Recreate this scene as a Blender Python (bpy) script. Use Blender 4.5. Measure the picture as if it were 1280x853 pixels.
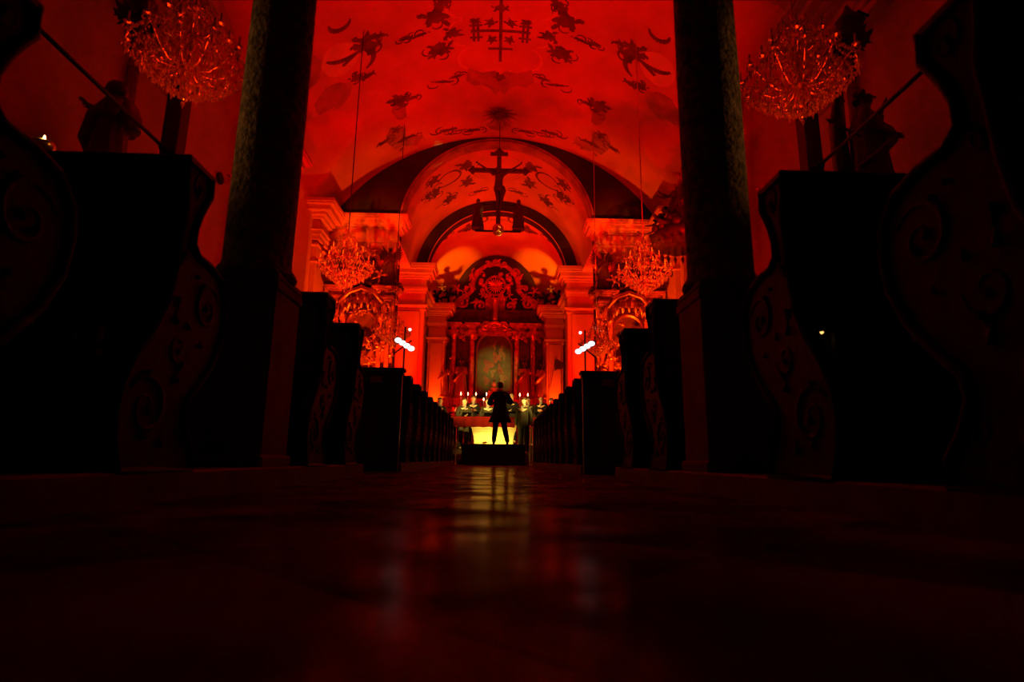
import bpy, math, random
from mathutils import Vector, Matrix
for o in list(bpy.data.objects): bpy.data.objects.remove(o)
S = bpy.context.scene
COL = S.collection
PI = math.pi
R_ = math.radians
random.seed(7)

# ------------------------------------------------------------------ camera
cam = bpy.data.cameras.new('camera'); camo = bpy.data.objects.new('camera', cam); COL.objects.link(camo)
cam.sensor_width = 36; cam.lens = 715*36/1280; cam.clip_start = .01; cam.clip_end = 200
camo.matrix_world = Matrix.Translation((.036, 0, .15)) @ Matrix.Rotation(R_(-1.583), 4, 'Z') @ Matrix.Rotation(R_(90+11.742), 4, 'X') @ Matrix.Rotation(R_(.7), 4, 'Z')
cam.dof.use_dof = True; cam.dof.focus_distance = 16; cam.dof.aperture_fstop = 2.8
S.camera = camo

# ------------------------------------------------------------------ world, exposure
w = bpy.data.worlds.new('night'); S.world = w; w.use_nodes = True
w.node_tree.nodes['Background'].inputs[0].default_value = (.0, .0, .0, 1)
w.node_tree.nodes['Background'].inputs[1].default_value = 0
S.view_settings.view_transform = 'Standard'; S.view_settings.look = 'None'
S.view_settings.exposure = 0; S.view_settings.gamma = 1; S.view_settings.use_curve_mapping = False

# ------------------------------------------------------------------ lights
RED = (1, .0004, .0001); HOT = (1, .03, .0005); WARM = (1, .62, .12); MIX = (1, .003, .0002)
def spot(name, loc, target, power, angle, color, blend=.6, size=.12):
    l = bpy.data.lights.new(name, 'SPOT'); l.energy = power; l.color = color; l.spot_size = R_(angle); l.spot_blend = blend; l.shadow_soft_size = size
    o = bpy.data.objects.new(name, l); COL.objects.link(o); o.location = loc
    o.rotation_euler = (Vector(target)-Vector(loc)).to_track_quat('-Z', 'Y').to_euler(); return o
def point(name, loc, power, color, size=.05):
    l = bpy.data.lights.new(name, 'POINT'); l.energy = power; l.color = color; l.shadow_soft_size = size
    o = bpy.data.objects.new(name, l); COL.objects.link(o); o.location = loc; return o
for s in (-1, 1):
    # red uplights standing on the floor in the cross aisle between the pew blocks
    spot('red_uplight', (s*2.0, 5.2, .60), (s*3.9, 17.5, 8.9), 1700, 34, RED, .8, .10)
    spot('cornice_light', (s*2.1, 5.2, .60), (s*4.0, 18.9, 7.9), 7500, 13, MIX, .7, .08)
    spot('chandelier_light', (s*2.6, 5.3, .85), (s*3.47, 12.7, 4.6), 5500, 11, (1, .12, .003), .6, .05)
    spot('chandelier_light', (s*2.6, 5.4, .3), (s*3.47, 5.75, 4.3), 1500, 20, (1, .03, .0005), .6, .05)
    spot('red_uplight', (s*4.9, 9.9, .4), (s*.6, 13.6, 11.6), 2500, 66, RED, .9, .15)
    spot('red_uplight', (s*5.0, 10.6, .4), (s*6.3, 12.6, 5.0), 130, 90, RED, .9, .15)
    spot('red_uplight', (s*5.1, 13.6, .4), (s*6.3, 15.6, 8.9), 600, 34, RED, .9, .15)
    # chancel
    spot('red_uplight', (s*3.6, 20.4, .5), (s*3.3, 24.3, 8.0), 1050, 80, MIX, .9, .12)
    spot('orange_uplight', (s*3.7, 22.5, .5), (s*3.6, 23.45, 7.7), 1500, 22, (1, .07, .001), .9, .08)
    spot('red_uplight', (s*2.9, 20.4, .5), (s*.6, 21.8, 11.5), 1100, 100, RED, .9, .12)
    spot('orange_uplight', (s*2.75, 26.6, 2.0), (s*2.75, 27.05, 6.0), 620, 60, (1, .06, .001), .9, .10)
    spot('red_uplight', (s*2.9, 25.0, 7.9), (s*.8, 26.6, 11.2), 300, 120, RED, .9, .05)
    spot('orange_uplight', (s*2.75, 26.5, 7.95), (s*2.5, 28.2, 9.5), 1000, 42, (1, .12, .001), .8, .03)
    spot('red_uplight', (s*1.2, 22.8, .8), (s*1.2, 28.0, 4.4), 800, 56, MIX, .9, .10)
    # side altars and the front of the piers
    spot('orange_uplight', (s*3.3, 16.0, .6), (s*4.4, 18.6, 4.6), 2400, 66, (1, .055, .001), .8, .10)

# ------------------------------------------------------------------ materials
def mat(name, col, rough=.6, metal=0, bump=0, bscale=20, var=0, vscale=4, spec=.5, emit=None, estr=0, coat=0, trans=0, stretch=None):
    m = bpy.data.materials.new(name); m.use_nodes = True; nt = m.node_tree; b = nt.nodes['Principled BSDF']
    b.inputs['Base Color'].default_value = (*col, 1); b.inputs['Roughness'].default_value = rough; b.inputs['Metallic'].default_value = metal
    b.inputs['Specular IOR Level'].default_value = spec
    if coat: b.inputs['Coat Weight'].default_value = coat; b.inputs['Coat Roughness'].default_value = .15
    if trans: b.inputs['Transmission Weight'].default_value = trans
    if emit: b.inputs['Emission Color'].default_value = (*emit, 1); b.inputs['Emission Strength'].default_value = estr
    if var or bump:
        tc = nt.nodes.new('ShaderNodeTexCoord'); mp = nt.nodes.new('ShaderNodeMapping'); nt.links.new(tc.outputs['Object'], mp.inputs['Vector'])
        if stretch: mp.inputs['Scale'].default_value = stretch
    if var:
        n = nt.nodes.new('ShaderNodeTexNoise'); n.inputs['Scale'].default_value = vscale; n.inputs['Detail'].default_value = 6
        nt.links.new(mp.outputs[0], n.inputs['Vector'])
        r = nt.nodes.new('ShaderNodeValToRGB'); r.color_ramp.elements[0].position = .35; r.color_ramp.elements[1].position = .7
        r.color_ramp.elements[0].color = (*[c*(1-var) for c in col], 1); r.color_ramp.elements[1].color = (*[min(1, c*(1+var*.6)) for c in col], 1)
        nt.links.new(n.outputs['Fac'], r.inputs['Fac']); nt.links.new(r.outputs[0], b.inputs['Base Color'])
    if bump:
        n2 = nt.nodes.new('ShaderNodeTexNoise'); n2.inputs['Scale'].default_value = bscale; n2.inputs['Detail'].default_value = 5
        nt.links.new(mp.outputs[0], n2.inputs['Vector'])
        bp = nt.nodes.new('ShaderNodeBump'); bp.inputs['Strength'].default_value = bump; bp.inputs['Distance'].default_value = .02
        nt.links.new(n2.outputs['Fac'], bp.inputs['Height']); nt.links.new(bp.outputs[0], b.inputs['Normal'])
    return m
M = dict(
    plaster=mat('plaster', (.72, .46, .36), .85, bump=.15, bscale=3, var=.12, vscale=1.2),
    vault=mat('painted_vault', (.66, .42, .32), .85, var=.16, vscale=.9),
    fresco=mat('fresco_dark', (.17, .12, .10), .85, var=.5, vscale=3),
    fresco_mid=mat('fresco_mid', (.42, .34, .29), .85, var=.35, vscale=2),
    fresco_light=mat('fresco_light', (.85, .8, .74), .85, var=.1, vscale=2),
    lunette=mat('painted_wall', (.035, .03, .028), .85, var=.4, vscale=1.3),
    dome=mat('painted_dome', (.04, .034, .032), .85, var=.3, vscale=1.5),  # shade behind the retable put into the colour
    stone=mat('rough_stone', (.30, .25, .19), .8, bump=1.0, bscale=38, var=.75, vscale=22),
    pedestal=mat('stone_pedestal', (.13, .10, .085), .7, bump=.3, bscale=30, var=.3, vscale=6),
    marble=mat('floor_marble', (.19, .12, .09), .24, bump=.15, bscale=2.5, var=.8, vscale=1.5, spec=.14),
    grout=mat('floor_bed', (.05, .04, .035), .8),
    wood=mat('dark_wood', (.045, .022, .014), .42, bump=.25, bscale=14, var=.4, vscale=7, stretch=(1, 1, .15)),
    carve=mat('carved_wood', (.026, .011, .008), .6, spec=.25, bump=.2, bscale=30, var=.4, vscale=9),
    kerbwood=mat('platform_wood', (.13, .055, .04), .6, var=.3, vscale=6),
    plate=mat('label_plate', (.35, .25, .18), .6, var=.2),
    bronze=mat('dark_bronze', (.02, .014, .01), .85, spec=.1),  # near-black, silhouette shade put into the cherubs' colour
    brass=mat('brass', (.75, .5, .15), .28, metal=1, bump=.1, bscale=40),
    gild=mat('gilding', (.85, .52, .16), .32, metal=1, bump=.6, bscale=35),
    redmarble=mat('altar_marble', (.55, .20, .14), .3, bump=.1, bscale=6, var=.55, vscale=5),
    darkmarble=mat('dark_marble', (.10, .05, .04), .3, var=.5, vscale=5),
    niche=mat('niche_marble', (.10, .13, .06), .5, var=.4, vscale=4),
    figure=mat('statue_wood', (.09, .05, .035), .45, bump=.3, bscale=25, var=.3),
    gildfig=mat('statue_gilded', (.6, .3, .12), .35, metal=.7, bump=.4, bscale=30),
    crystal=mat('cut_glass', (.95, .92, .88), .16, metal=.92),
    candle=mat('candle_wax', (.85, .8, .7), .5),
    flame=mat('flame', (1, .6, .2), .5, emit=(1, .55, .2), estr=14),
    cloth=mat('black_cloth', (.009, .0085, .008), .8, spec=.15, bump=.3, bscale=60),
    suit=mat('grey_cloth', (.035, .032, .02), .85, spec=.15, bump=.3, bscale=60),
    shirt=mat('white_cloth', (.3, .28, .24), .8),
    skin=mat('skin', (.80, .56, .38), .5),
    hair=mat('hair', (.04, .025, .015), .5, bump=.5, bscale=80),
    greyhair=mat('grey_hair', (.35, .32, .29), .5, bump=.5, bscale=80),
    eye=mat('eye_dark', (.02, .015, .01), .2),
    shoe=mat('shoe_leather', (.02, .02, .02), .25),
    paper=mat('paper', (.8, .78, .72), .7),
    redcloth=mat('red_cloth', (.11, .004, .002), .9, bump=.3, bscale=8, var=.2, spec=.05),
    limestone=mat('pale_stone', (.75, .62, .40), .7, var=.15, bump=.1),
    podium=mat('podium_black', (.012, .012, .012), .6, bump=.1),
    iron=mat('black_iron', (.03, .03, .03), .45, metal=.6),
    lamp=mat('lamp_glass', (1, 1, 1), .3, emit=(.85, .9, 1), estr=1.8),
    warmlamp=mat('warm_lamp', (1, .8, .4), .3, emit=(1, .5, .12), estr=3),
    canvas_g=mat('painting_ground', (.08, .15, .045), .55, var=.5, vscale=1.6),
    canvas_r=mat('painting_figures', (.22, .10, .03), .55, var=.4, vscale=4),
    canvas_l=mat('painting_light', (.20, .22, .07), .55, var=.3, vscale=4),
)

# ------------------------------------------------------------------ mesh helpers
class MB:
    def __init__(s): s.v = []; s.f = []; s.sm = []
    def add(s, vs, fs, smooth=False):
        k = len(s.v); s.v += [tuple(p) for p in vs]; s.f += [tuple(i+k for i in f) for f in fs]; s.sm += [smooth]*len(fs); return s
    def box(s, x0, x1, y0, y1, z0, z1, tx=0, ty=0):
        # tx, ty: how much wider the top is on each side
        vs = [(x0, y0, z0), (x1, y0, z0), (x1, y1, z0), (x0, y1, z0), (x0-tx, y0-ty, z1), (x1+tx, y0-ty, z1), (x1+tx, y1+ty, z1), (x0-tx, y1+ty, z1)]
        return s.add(vs, [(0, 3, 2, 1), (4, 5, 6, 7), (0, 1, 5, 4), (1, 2, 6, 5), (2, 3, 7, 6), (3, 0, 4, 7)])
    def tube(s, pts, r, n=8, flat=1.0, caps=True):
        pts = [Vector(p) for p in pts]; m = len(pts)
        rs = r if isinstance(r, (list, tuple)) else [r]*m
        up = Vector((0, 0, 1)); vs = []; prev = None
        for i, p in enumerate(pts):
            d = (pts[min(i+1, m-1)]-pts[max(i-1, 0)])
            if d.length < 1e-9: d = Vector((0, 0, 1))
            d.normalize()
            a = prev if prev is not None else (up if abs(d.z) < .9 else Vector((1, 0, 0)))
            x = (a-d*a.dot(d))
            if x.length < 1e-4: x = Vector((0, 1, 0))-d*d.y
            x.normalize(); prev = x; y = d.cross(x)
            for k in range(n):
                t = 2*PI*k/n; vs.append(p+(x*math.cos(t)+y*math.sin(t)*flat)*rs[i])
        fs = [(i*n+k, i*n+(k+1) % n, (i+1)*n+(k+1) % n, (i+1)*n+k) for i in range(m-1) for k in range(n)]
        if caps: fs += [tuple(reversed(range(n))), tuple((m-1)*n+k for k in range(n))]
        return s.add(vs, fs, True)
    def lathe(s, prof, n=20, c=(0, 0, 0), fn=None, sx=1, sy=1):
        vs = []
        for (r, z) in prof:
            for k in range(n):
                t = 2*PI*k/n; rr = r*(fn(t, z) if fn else 1)
                vs.append((c[0]+rr*math.cos(t)*sx, c[1]+rr*math.sin(t)*sy, c[2]+z))
        m = len(prof)
        fs = [(i*n+k, i*n+(k+1) % n, (i+1)*n+(k+1) % n, (i+1)*n+k) for i in range(m-1) for k in range(n)]
        fs += [tuple(reversed(range(n))), tuple((m-1)*n+k for k in range(n))]
        return s.add(vs, fs, True)
    def ball(s, c, r, n=8, m=6, sx=1, sy=1, sz=1):
        prof = [(max(.001, math.sin(PI*i/m))*r, -math.cos(PI*i/m)*r*sz) for i in range(m+1)]
        return s.lathe(prof, n, c, None, sx, sy)
    def octa(s, c, r, h):
        x, y, z = c
        return s.add([(x+r, y, z), (x, y+r, z), (x-r, y, z), (x, y-r, z), (x, y, z+h*.4), (x, y, z-h*.6)],
                     [(0, 1, 4), (1, 2, 4), (2, 3, 4), (3, 0, 4), (1, 0, 5), (2, 1, 5), (3, 2, 5), (0, 3, 5)])
    def prism(s, poly, axis, a, b):
        # poly: 2D outline; axis 'x': (y,z) extruded along x; 'y': (x,z) along y; 'z': (x,y)
        def P(u, v, t): return (t, u, v) if axis == 'x' else (u, t, v) if axis == 'y' else (u, v, t)
        n = len(poly)
        vs = [P(u, v, a) for u, v in poly]+[P(u, v, b) for u, v in poly]
        fs = [tuple(range(n)), tuple(reversed(range(n, 2*n)))]+[(i, (i+1) % n, n+(i+1) % n, n+i) for i in range(n)]
        return s.add(vs, fs)
    def merge(s, o, mtx):
        return s._m(o, mtx)
    def _m(s, o, mtx):
        k = len(s.v); s.v += [tuple(mtx @ Vector(p)) for p in o.v]; s.f += [tuple(i+k for i in f) for f in o.f]; s.sm += o.sm; return s
    def mesh(s, name, m):
        me = bpy.data.meshes.new(name); me.from_pydata(s.v, [], s.f); me.materials.append(m)
        me.polygons.foreach_set('use_smooth', s.sm); 
        import bmesh
        bm = bmesh.new(); bm.from_mesh(me); bmesh.ops.recalc_face_normals(bm, faces=bm.faces); bm.to_mesh(me); bm.free()
        return me
def ob(name, mb, m, parent=None, bevel=0):
    me = mb if isinstance(mb, bpy.types.Mesh) else mb.mesh(name, M[m] if isinstance(m, str) else m)
    if not me.materials: me.materials.append(M[m] if isinstance(m, str) else m)
    o = bpy.data.objects.new(name, me); COL.objects.link(o)
    if parent is not None: o.parent = parent
    if bevel:
        b = o.modifiers.new('bevel', 'BEVEL'); b.width = bevel; b.segments = 1; b.limit_method = 'ANGLE'
    return o
def tag(o, label=None, cat=None, group=None):
    if label: o['label'] = label
    if cat: o['category'] = cat
    if group: o['group'] = group
    return o
def thing(name, label, cat, loc=(0, 0, 0), rz=0, group=None):
    o = bpy.data.objects.new(name, None); COL.objects.link(o); o.location = loc; o.rotation_euler = (0, 0, rz); o.empty_display_size = .1
    return tag(o, label, cat, group)
def struct(name, mb, m, label=None, bevel=0):
    o = ob(name, mb, m, None, bevel); o['kind'] = 'structure'
    if label: o['label'] = label
    return o
def dup(root, loc=None, rz=None, label=None, group=None, scale=None):
    def cp(o, par):
        c = o.copy(); COL.objects.link(c); c.parent = par
        for ch in kids.get(o.name, []): cp(ch, c)
        return c
    kids = {}
    for o in bpy.data.objects:
        if o.parent: kids.setdefault(o.parent.name, []).append(o)
    c = cp(root, None)
    if loc: c.location = loc
    if rz is not None: c.rotation_euler = (0, 0, rz)
    if scale: c.scale = scale
    if label: c['label'] = label
    if group: c['group'] = group
    return c
def scroll(mb, c, size, turns=1.3, r=.04, start=0, flip=1, plane='xz', tail=.9):
    # a flattened volute with a leafy tail, the basic piece of all the carving
    pts = []; rs = []; N = 18
    for i in range(N+1):
        t = i/N; a = start+flip*t*turns*2*PI; rad = size*(1-.86*t)
        u, v = rad*math.cos(a)-size*math.cos(start)*(1-tail), rad*math.sin(a)
        pts.append((c[0]+u, c[1], c[2]+v) if plane == 'xz' else (c[0], c[1]+u, c[2]+v)); rs.append(r*(1-.6*t)*(0.5+.5*min(1, t*5)))
    mb.tube(pts, rs, 6)
    mb.ball(pts[-1], r*1.1, 6, 4)
    return mb
def leaf(mb, c, d, L, W, T=.02, nrm=(0, -1, 0)):
    # acanthus-like pointed leaf
    c = Vector(c); d = Vector(d).normalized(); n = Vector(nrm); sd = d.cross(n)
    if sd.length < 1e-3: sd = d.cross(Vector((1, 0, .3)))
    sd.normalize(); n = sd.cross(d)
    prof = [(0, .25), (.2, .8), (.35, .55), (.5, 1), (.65, .6), (.8, .5), (1, 0.02)]
    vs = []
    for t, wd in prof:
        b = c+d*L*t+n*(-T*2*math.sin(t*PI)); vs += [b+sd*W*wd, b+n*T, b-sd*W*wd, b-n*T*.5]
    fs = []
    for i in range(len(prof)-1):
        for k in range(4): fs.append((i*4+k, i*4+(k+1) % 4, (i+1)*4+(k+1) % 4, (i+1)*4+k))
    fs += [(3, 2, 1, 0), tuple(len(prof)*4-4+k for k in range(4))]
    return mb.add(vs, fs)
def putto(mb, c, s=.3, ang=0):
    # small winged cherub: head, trunk, bent limbs, wings
    c = Vector(c); ca, sa = math.cos(ang), math.sin(ang)
    def T(x, y, z): return (c.x+(x*ca-z*sa)*s, c.y+y*s, c.z+(x*sa+z*ca)*s)
    mb.tube([T(0, 0, -.3), T(0, 0, 0), T(0, 0, .25), T(0, 0, .42)], [.2*s, .22*s, .18*s, .07*s], 8)
    mb.ball(T(0, -.03, .58), .17*s, 8, 6)
    mb.tube([T(.15, 0, .25), T(.4, -.1, .2), T(.6, -.1, .45)], [.08*s, .07*s, .05*s], 6)
    mb.tube([T(-.15, 0, .25), T(-.42, -.1, .3), T(-.6, -.15, .1)], [.08*s, .07*s, .05*s], 6)
    mb.tube([T(.1, 0, -.25), T(.3, -.2, -.5), T(.25, -.05, -.85)], [.12*s, .1*s, .05*s], 6)
    mb.tube([T(-.1, 0, -.25), T(-.35, -.1, -.45), T(-.55, 0, -.7)], [.12*s, .1*s, .05*s], 6)
    for q in (-1, 1): leaf(mb, T(q*.1, .12, .2), (q*ca-.5*sa, .2, q*sa+.5*ca), .7*s, .2*s, .03*s)

CH = {}
def cherub(parent, x, y, z, s_, a, m='gildfig'):
    if m not in CH: q = MB(); putto(q, (0, 0, 0), 1, 0); CH[m] = q.mesh('cherub', M[m])
    o = bpy.data.objects.new('cherub', CH[m]); COL.objects.link(o); o.parent = parent; o.location = (x, y, z); o.scale = (s_, s_, s_); o.rotation_euler = (0, -a, 0); return o
def stuff(o): o['kind'] = 'stuff'; return o

# ------------------------------------------------------------------ nave shell
W = 5.9; RV = 6.82; ZC = 11.7-RV
def lun(y):
    h = -9
    for yc, hw in ((11.1, 1.7), (15.6, 1.45)):
        if abs(y-yc) < hw: h = max(h, 8.0+2.25*math.sqrt(1-((y-yc)/hw)**2))
    return h
def vz(x, y): return max(ZC+math.sqrt(max(0, RV*RV-x*x)), lun(y))
mb = MB(); ys = [-4+i*.5 for i in range(26)]+[9.2+i*.1 for i in range(1, 80)]+[17.2, 18, 19.05]; ys = sorted(set(round(y, 2) for y in ys))
xs = [-6.3+12.6*i/84 for i in range(85)]
vs = [(x, y, vz(x, y)) for y in ys for x in xs]; nx = len(xs)
fs = [(j*nx+i, j*nx+i+1, (j+1)*nx+i+1, (j+1)*nx+i) for j in range(len(ys)-1) for i in range(nx-1)]
ceil = struct('ceiling', MB().add(vs, fs, True), 'vault', 'painted barrel vault of the nave with side lunettes')
def relief(name, polys, m, fn, parent, off=.012, th=.02):
    # painted ornament laid on a curved vault; polys: list of closed outlines in plan (x,y)
    mb = MB()
    for poly in flat(polys):
        n = len(poly); cx = sum(p[0] for p in poly)/n; cy = sum(p[1] for p in poly)/n
        rings = []
        for k in (1, .66, .33):
            rings.append([(cx+(x-cx)*k, cy+(y-cy)*k) for x, y in poly])
        vs = [(x, y, fn(x, y)-off) for ring in rings for x, y in ring]+[(cx, cy, fn(cx, cy)-off)]
        fs = []
        for q in range(2):
            fs += [(q*n+i, q*n+(i+1) % n, (q+1)*n+(i+1) % n, (q+1)*n+i) for i in range(n)]
        fs += [(2*n+i, 2*n+(i+1) % n, 3*n) for i in range(n)]
        k0 = len(vs); vs += [(x, y, fn(x, y)+.02) for x, y in rings[0]]
        fs += [(i, (i+1) % n, k0+(i+1) % n, k0+i) for i in range(n)]
        mb.add(vs, fs)
    o = ob(name, mb, m, parent); return o
def blob(cx, cy, rx, ry, spikes=7, amp=.5, seed=0, rot=0):
    # an irregular painted leaf mass: core, petals and thin curling sprigs (list of outlines joined by flatten)
    rnd = random.Random(seed*31+7); out = []
    def core(x0, y0, a, b, r2, rough):
        n = 22; ph = [rnd.random()*6.28 for _ in range(4)]; p = []
        for i in range(n):
            t = 2*PI*i/n; r = 1+rough*(.4*math.sin(3*t+ph[0])+.35*math.sin(5*t+ph[1])+.45*math.sin(8*t+ph[2]))
            x, y = r*a*math.cos(t), r*b*math.sin(t); p.append((x0+x*math.cos(r2)-y*math.sin(r2), y0+x*math.sin(r2)+y*math.cos(r2)))
        return p
    rx *= 1.2; ry *= 1.25; out.append(core(cx, cy, rx*.85, ry*.85, rot, min(.35, amp*.4)))
    for q in range(spikes if amp > .3 else 0):
        a = 2*PI*q/spikes+rnd.random()*.8; d_ = .75+.5*rnd.random()
        x, y = d_*rx*math.cos(a), d_*ry*math.sin(a); x, y = cx+x*math.cos(rot)-y*math.sin(rot), cy+x*math.sin(rot)+y*math.cos(rot)
        m_ = min(rx, ry); out.append(core(x, y, m_*(.25+.4*rnd.random()), m_*(.12+.2*rnd.random()), a+rot+rnd.random()-.5, .3))
    for q in range(2 if amp > .6 else 0):
        a = rnd.random()*6.28; r0 = max(rx, ry)*.5; x, y = cx+rx*math.cos(a), cy+ry*math.sin(a)
        out += carc(x, y, r0, a-1, a+1.6+rnd.random(), .022, 7)
    return out
def flat(polys):
    o_ = []
    for p in polys:
        if isinstance(p[0][0], (list, tuple)): o_ += p
        else: o_.append(p)
    return o_
def bar(x0, y0, x1, y1, wd):
    d = Vector((x1-x0, y1-y0)); L = d.length; d /= L; n = Vector((-d.y, d.x))*wd; k = max(2, int(L/.2)); out = []
    for i in range(k+1): p = Vector((x0, y0))+d*L*i/k+n; out.append((p.x, p.y))
    for i in range(k, -1, -1): p = Vector((x0, y0))+d*L*i/k-n; out.append((p.x, p.y))
    return out
def strokes(pts, wd):
    out = []
    for a, b in zip(pts[:-1], pts[1:]): out.append(bar(a[0], a[1], b[0], b[1], wd))
    return out
def carc(cx, cy, r, a0, a1, wd, n=10, ry=None):
    ry = ry or r
    return [bar(cx+r*math.cos(a0+(a1-a0)*i/n), cy+ry*math.sin(a0+(a1-a0)*i/n), cx+r*math.cos(a0+(a1-a0)*(i+1)/n), cy+ry*math.sin(a0+(a1-a0)*(i+1)/n), wd*(.35+.65*math.sin(PI*(i+.5)/n))) for i in range(n)]
mir = lambda polys: flat(polys)+[[(-x, y) for x, y in p] for p in flat(polys)]
# the coat of arms: patriarchal cross with tassels and hat
relief('ceiling_painting', [bar(0, 12.35, 0, 14.9, .045), bar(-.82, 13.66, .82, 13.66, .045), bar(-.35, 14.36, .35, 14.36, .04), blob(0, 12.85, .17, .08, 6, .5, 3), blob(0, 12.45, .1, .06, 6, .5, 4)]
       + mir([bar(.62, 13.2, .62, 14.05, .035), bar(.74, 13.2, .74, 14.05, .035), blob(.27, 13.36, .1, .1, 5, .4, 5), blob(.25, 14.0, .1, .1, 5, .4, 6), blob(.68, 13.3, .09, .07, 5, .6, 7), bar(.5, 13.45, .85, 13.45, .03), bar(.5, 13.9, .85, 13.9, .03)]), 'fresco', vz, ceil)
# lobed outline of the central field
relief('ceiling_painting', mir(carc(.95, 12.6, .55, -1.5, 1.45, .03, 8)+carc(.95, 13.7, .5, -1.4, 1.4, .03, 8)+carc(.72, 14.75, .5, -1.2, 1.3, .03, 8)+carc(0, 15.15, .35, 0.3, 1.5, .03, 5)), 'fresco_light', vz, ceil, .008)
relief('ceiling_painting', mir([blob(1.7, 12.98, .25, .22, 7, .7, 11), blob(1.32, 13.66, .18, .14, 6, .5, 12), blob(1.73, 14.2, .26, .22, 7, .7, 13), blob(1.45, 12.5, .16, .12, 6, .9, 14), blob(2.54, 13.46, .16, .06, 7, .9, 15), blob(2.2, 13.5, .22, .04, 5, .9, 16, .2), blob(1.72, 15.6, .3, .05, 6, .8, 17, -.25), blob(1.3, 15.45, .2, .05, 6, .8, 18, .2)]), 'fresco', vz, ceil)
relief('ceiling_painting', [[(-.95, 15.15), (-.55, 15.4), (-.15, 15.32), (0, 15.5), (.15, 15.32), (.55, 15.4), (.95, 15.15), (1.05, 15.7), (.8, 16.0), (.55, 15.95), (.3, 16.15), (.15, 16.5), (0, 16.25), (-.15, 16.5), (-.3, 16.15), (-.55, 15.95), (-.8, 16.0), (-1.05, 15.7)]], 'fresco_mid', vz, ceil)
relief('ceiling_painting', [blob(0, 15.6, .14, .12, 5, .4, 19)], 'fresco', vz, ceil, .02)
for sd in (-1, 1):
    g = lambda ps: [[(sd*x, y) for x, y in p] for p in flat(ps)]
    relief('ceiling_painting', g(carc(3.9, 12.1, .24, -.2, 2.9, .06)+[blob(3.5, 13.15, .2, .27, 8, 1.1, 21)]+carc(3.95, 12.75, .55, 2.2, .5, .07)+carc(3.85, 13.55, .45, 2.0, 4.6, .07)+[blob(3.2, 13.05, .22, .07, 5, 1, 22, -.3), blob(3.95, 14.1, .14, .1, 6, .8, 23), bar(3.6, 13.2, 4.15, 13.45, .05), blob(3.72, 14.25, .18, .08, 6, .6, 24)]), 'fresco', vz, ceil)
    relief('ceiling_painting', g([blob(4.95, 12.9, .4, .5, 5, .25, 61), blob(4.6, 14.3, .45, .45, 5, .25, 62)]), 'fresco_mid', vz, ceil)
    relief('ceiling_painting', g([blob(4.15, 13.2, .42, .5, 6, .08, 25)]), 'fresco_light', vz, ceil, .006)
    relief('ceiling_painting', g([blob(3.08, 15.85, .22, .2, 7, .8, 26), blob(2.75, 15.95, .2, .07, 6, .9, 27), blob(3.4, 17.2, .12, .12, 5, .6, 29), blob(3.84, 17.5, .2, .08, 6, .8, 30), blob(3.2, 17.9, .3, .08, 7, .6, 31)]+carc(3.0, 15.6, .3, .4, 2.8, .05)), 'fresco', vz, ceil)
    relief('ceiling_painting', g([blob(3.15, 16.3, .2, .5, 5, .3, 63), blob(3.45, 17.6, .3, .6, 5, .3, 64), blob(3.0, 18.2, .35, .2, 5, .4, 65)]), 'fresco_mid', vz, ceil, .006)
    relief('ceiling_painting', g([blob(1.8, 18.2, .3, .07, 6, .7, 32), blob(.97, 18.45, .3, .07, 7, .8, 33, .1), blob(1.4, 18.35, .25, .03, 5, .7, 34)]+carc(2.2, 18.1, .2, 0, 3, .03)), 'fresco', vz, ceil)
relief('ceiling_painting', [blob(0, 18.2, .42, .3, 12, .25, 35)], 'fresco_mid', vz, ceil)
# sunburst boss, a modelled star of rays
t = MB()
for i in range(26):
    a = 2*PI*i/26; L = .46+.16*(i % 2); leaf(t, (0, 17.45, 11.62), (math.cos(a), math.sin(a), -.12), L, .035, .01, (0, 0, -1))
t.ball((0, 17.45, 11.6), .2, 14, 6, 1, 1, .5)
ob('sunburst', t, 'fresco', ceil)

def wall_side(s, nm):
    m = MB()
    def bx(x0, x1, y0, y1, z0, z1): m.box(min(s*x0, s*x1), max(s*x0, s*x1), y0, y1, z0, z1)
    for y0, y1 in ((-4.2, 9.4), (12.8, 14.15), (17.05, 19.4)): bx(5.9, 6.7, y0, y1, 0, 8.3)
    for y0, y1 in ((9.4, 12.8), (14.15, 17.05)): bx(6.3, 6.7, y0, y1, 0, 10.6)
    o = struct('wall_'+nm, m, 'plaster')
    # pilasters with base and capital
    for y0, y1 in ((8.2, 9.2), (12.95, 14.0), (17.4, 18.6)):
        p = MB(); X0, X1 = sorted((s*5.72, s*5.9))
        p.box(X0, X1, y0, y1, .5, 6.9)
        for z, e, h in ((0, .1, .5), (6.75, .05, .08), (6.2, .04, .06)): p.box(X0-e, X1+e, y0-e, y1+e, z, z+h)
        ob('pilaster', p, 'plaster', o, .02)
    # entablatures on the piers
    for y0, y1 in ((-3, 9.2), (12.9, 14.1), (17.4, 19.1)):
        e = MB(); z = 6.95
        for h, pr in ((.16, .24), (.14, .28), (.05, .34), (.34, .22), (.08, .34), (.1, .46), (.16, .62), (.06, .74), (.12, .78)):
            X0, X1 = sorted((s*(5.9-pr), s*6.0)); e.box(X0, X1, y0-pr+.2, y1+(pr-.2 if y1 < 19 else 0), z, z+h); z += h
        ob('cornice', e, 'plaster', o, .012)
    return o
wl = wall_side(-1, 'left'); wr = wall_side(1, 'right')

# back wall and organ gallery above the camera
struct('wall_back', MB().box(-6.7, 6.7, -4.4, -4, 0, 12), 'plaster')
struct('ceiling_gallery', MB().box(-5.9, 5.9, -4, 3.35, 3.72, 4.05).box(-5.9, 5.9, 3.1, 3.4, 3.6, 4.9), 'wood', 'underside and parapet of the organ gallery')

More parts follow.
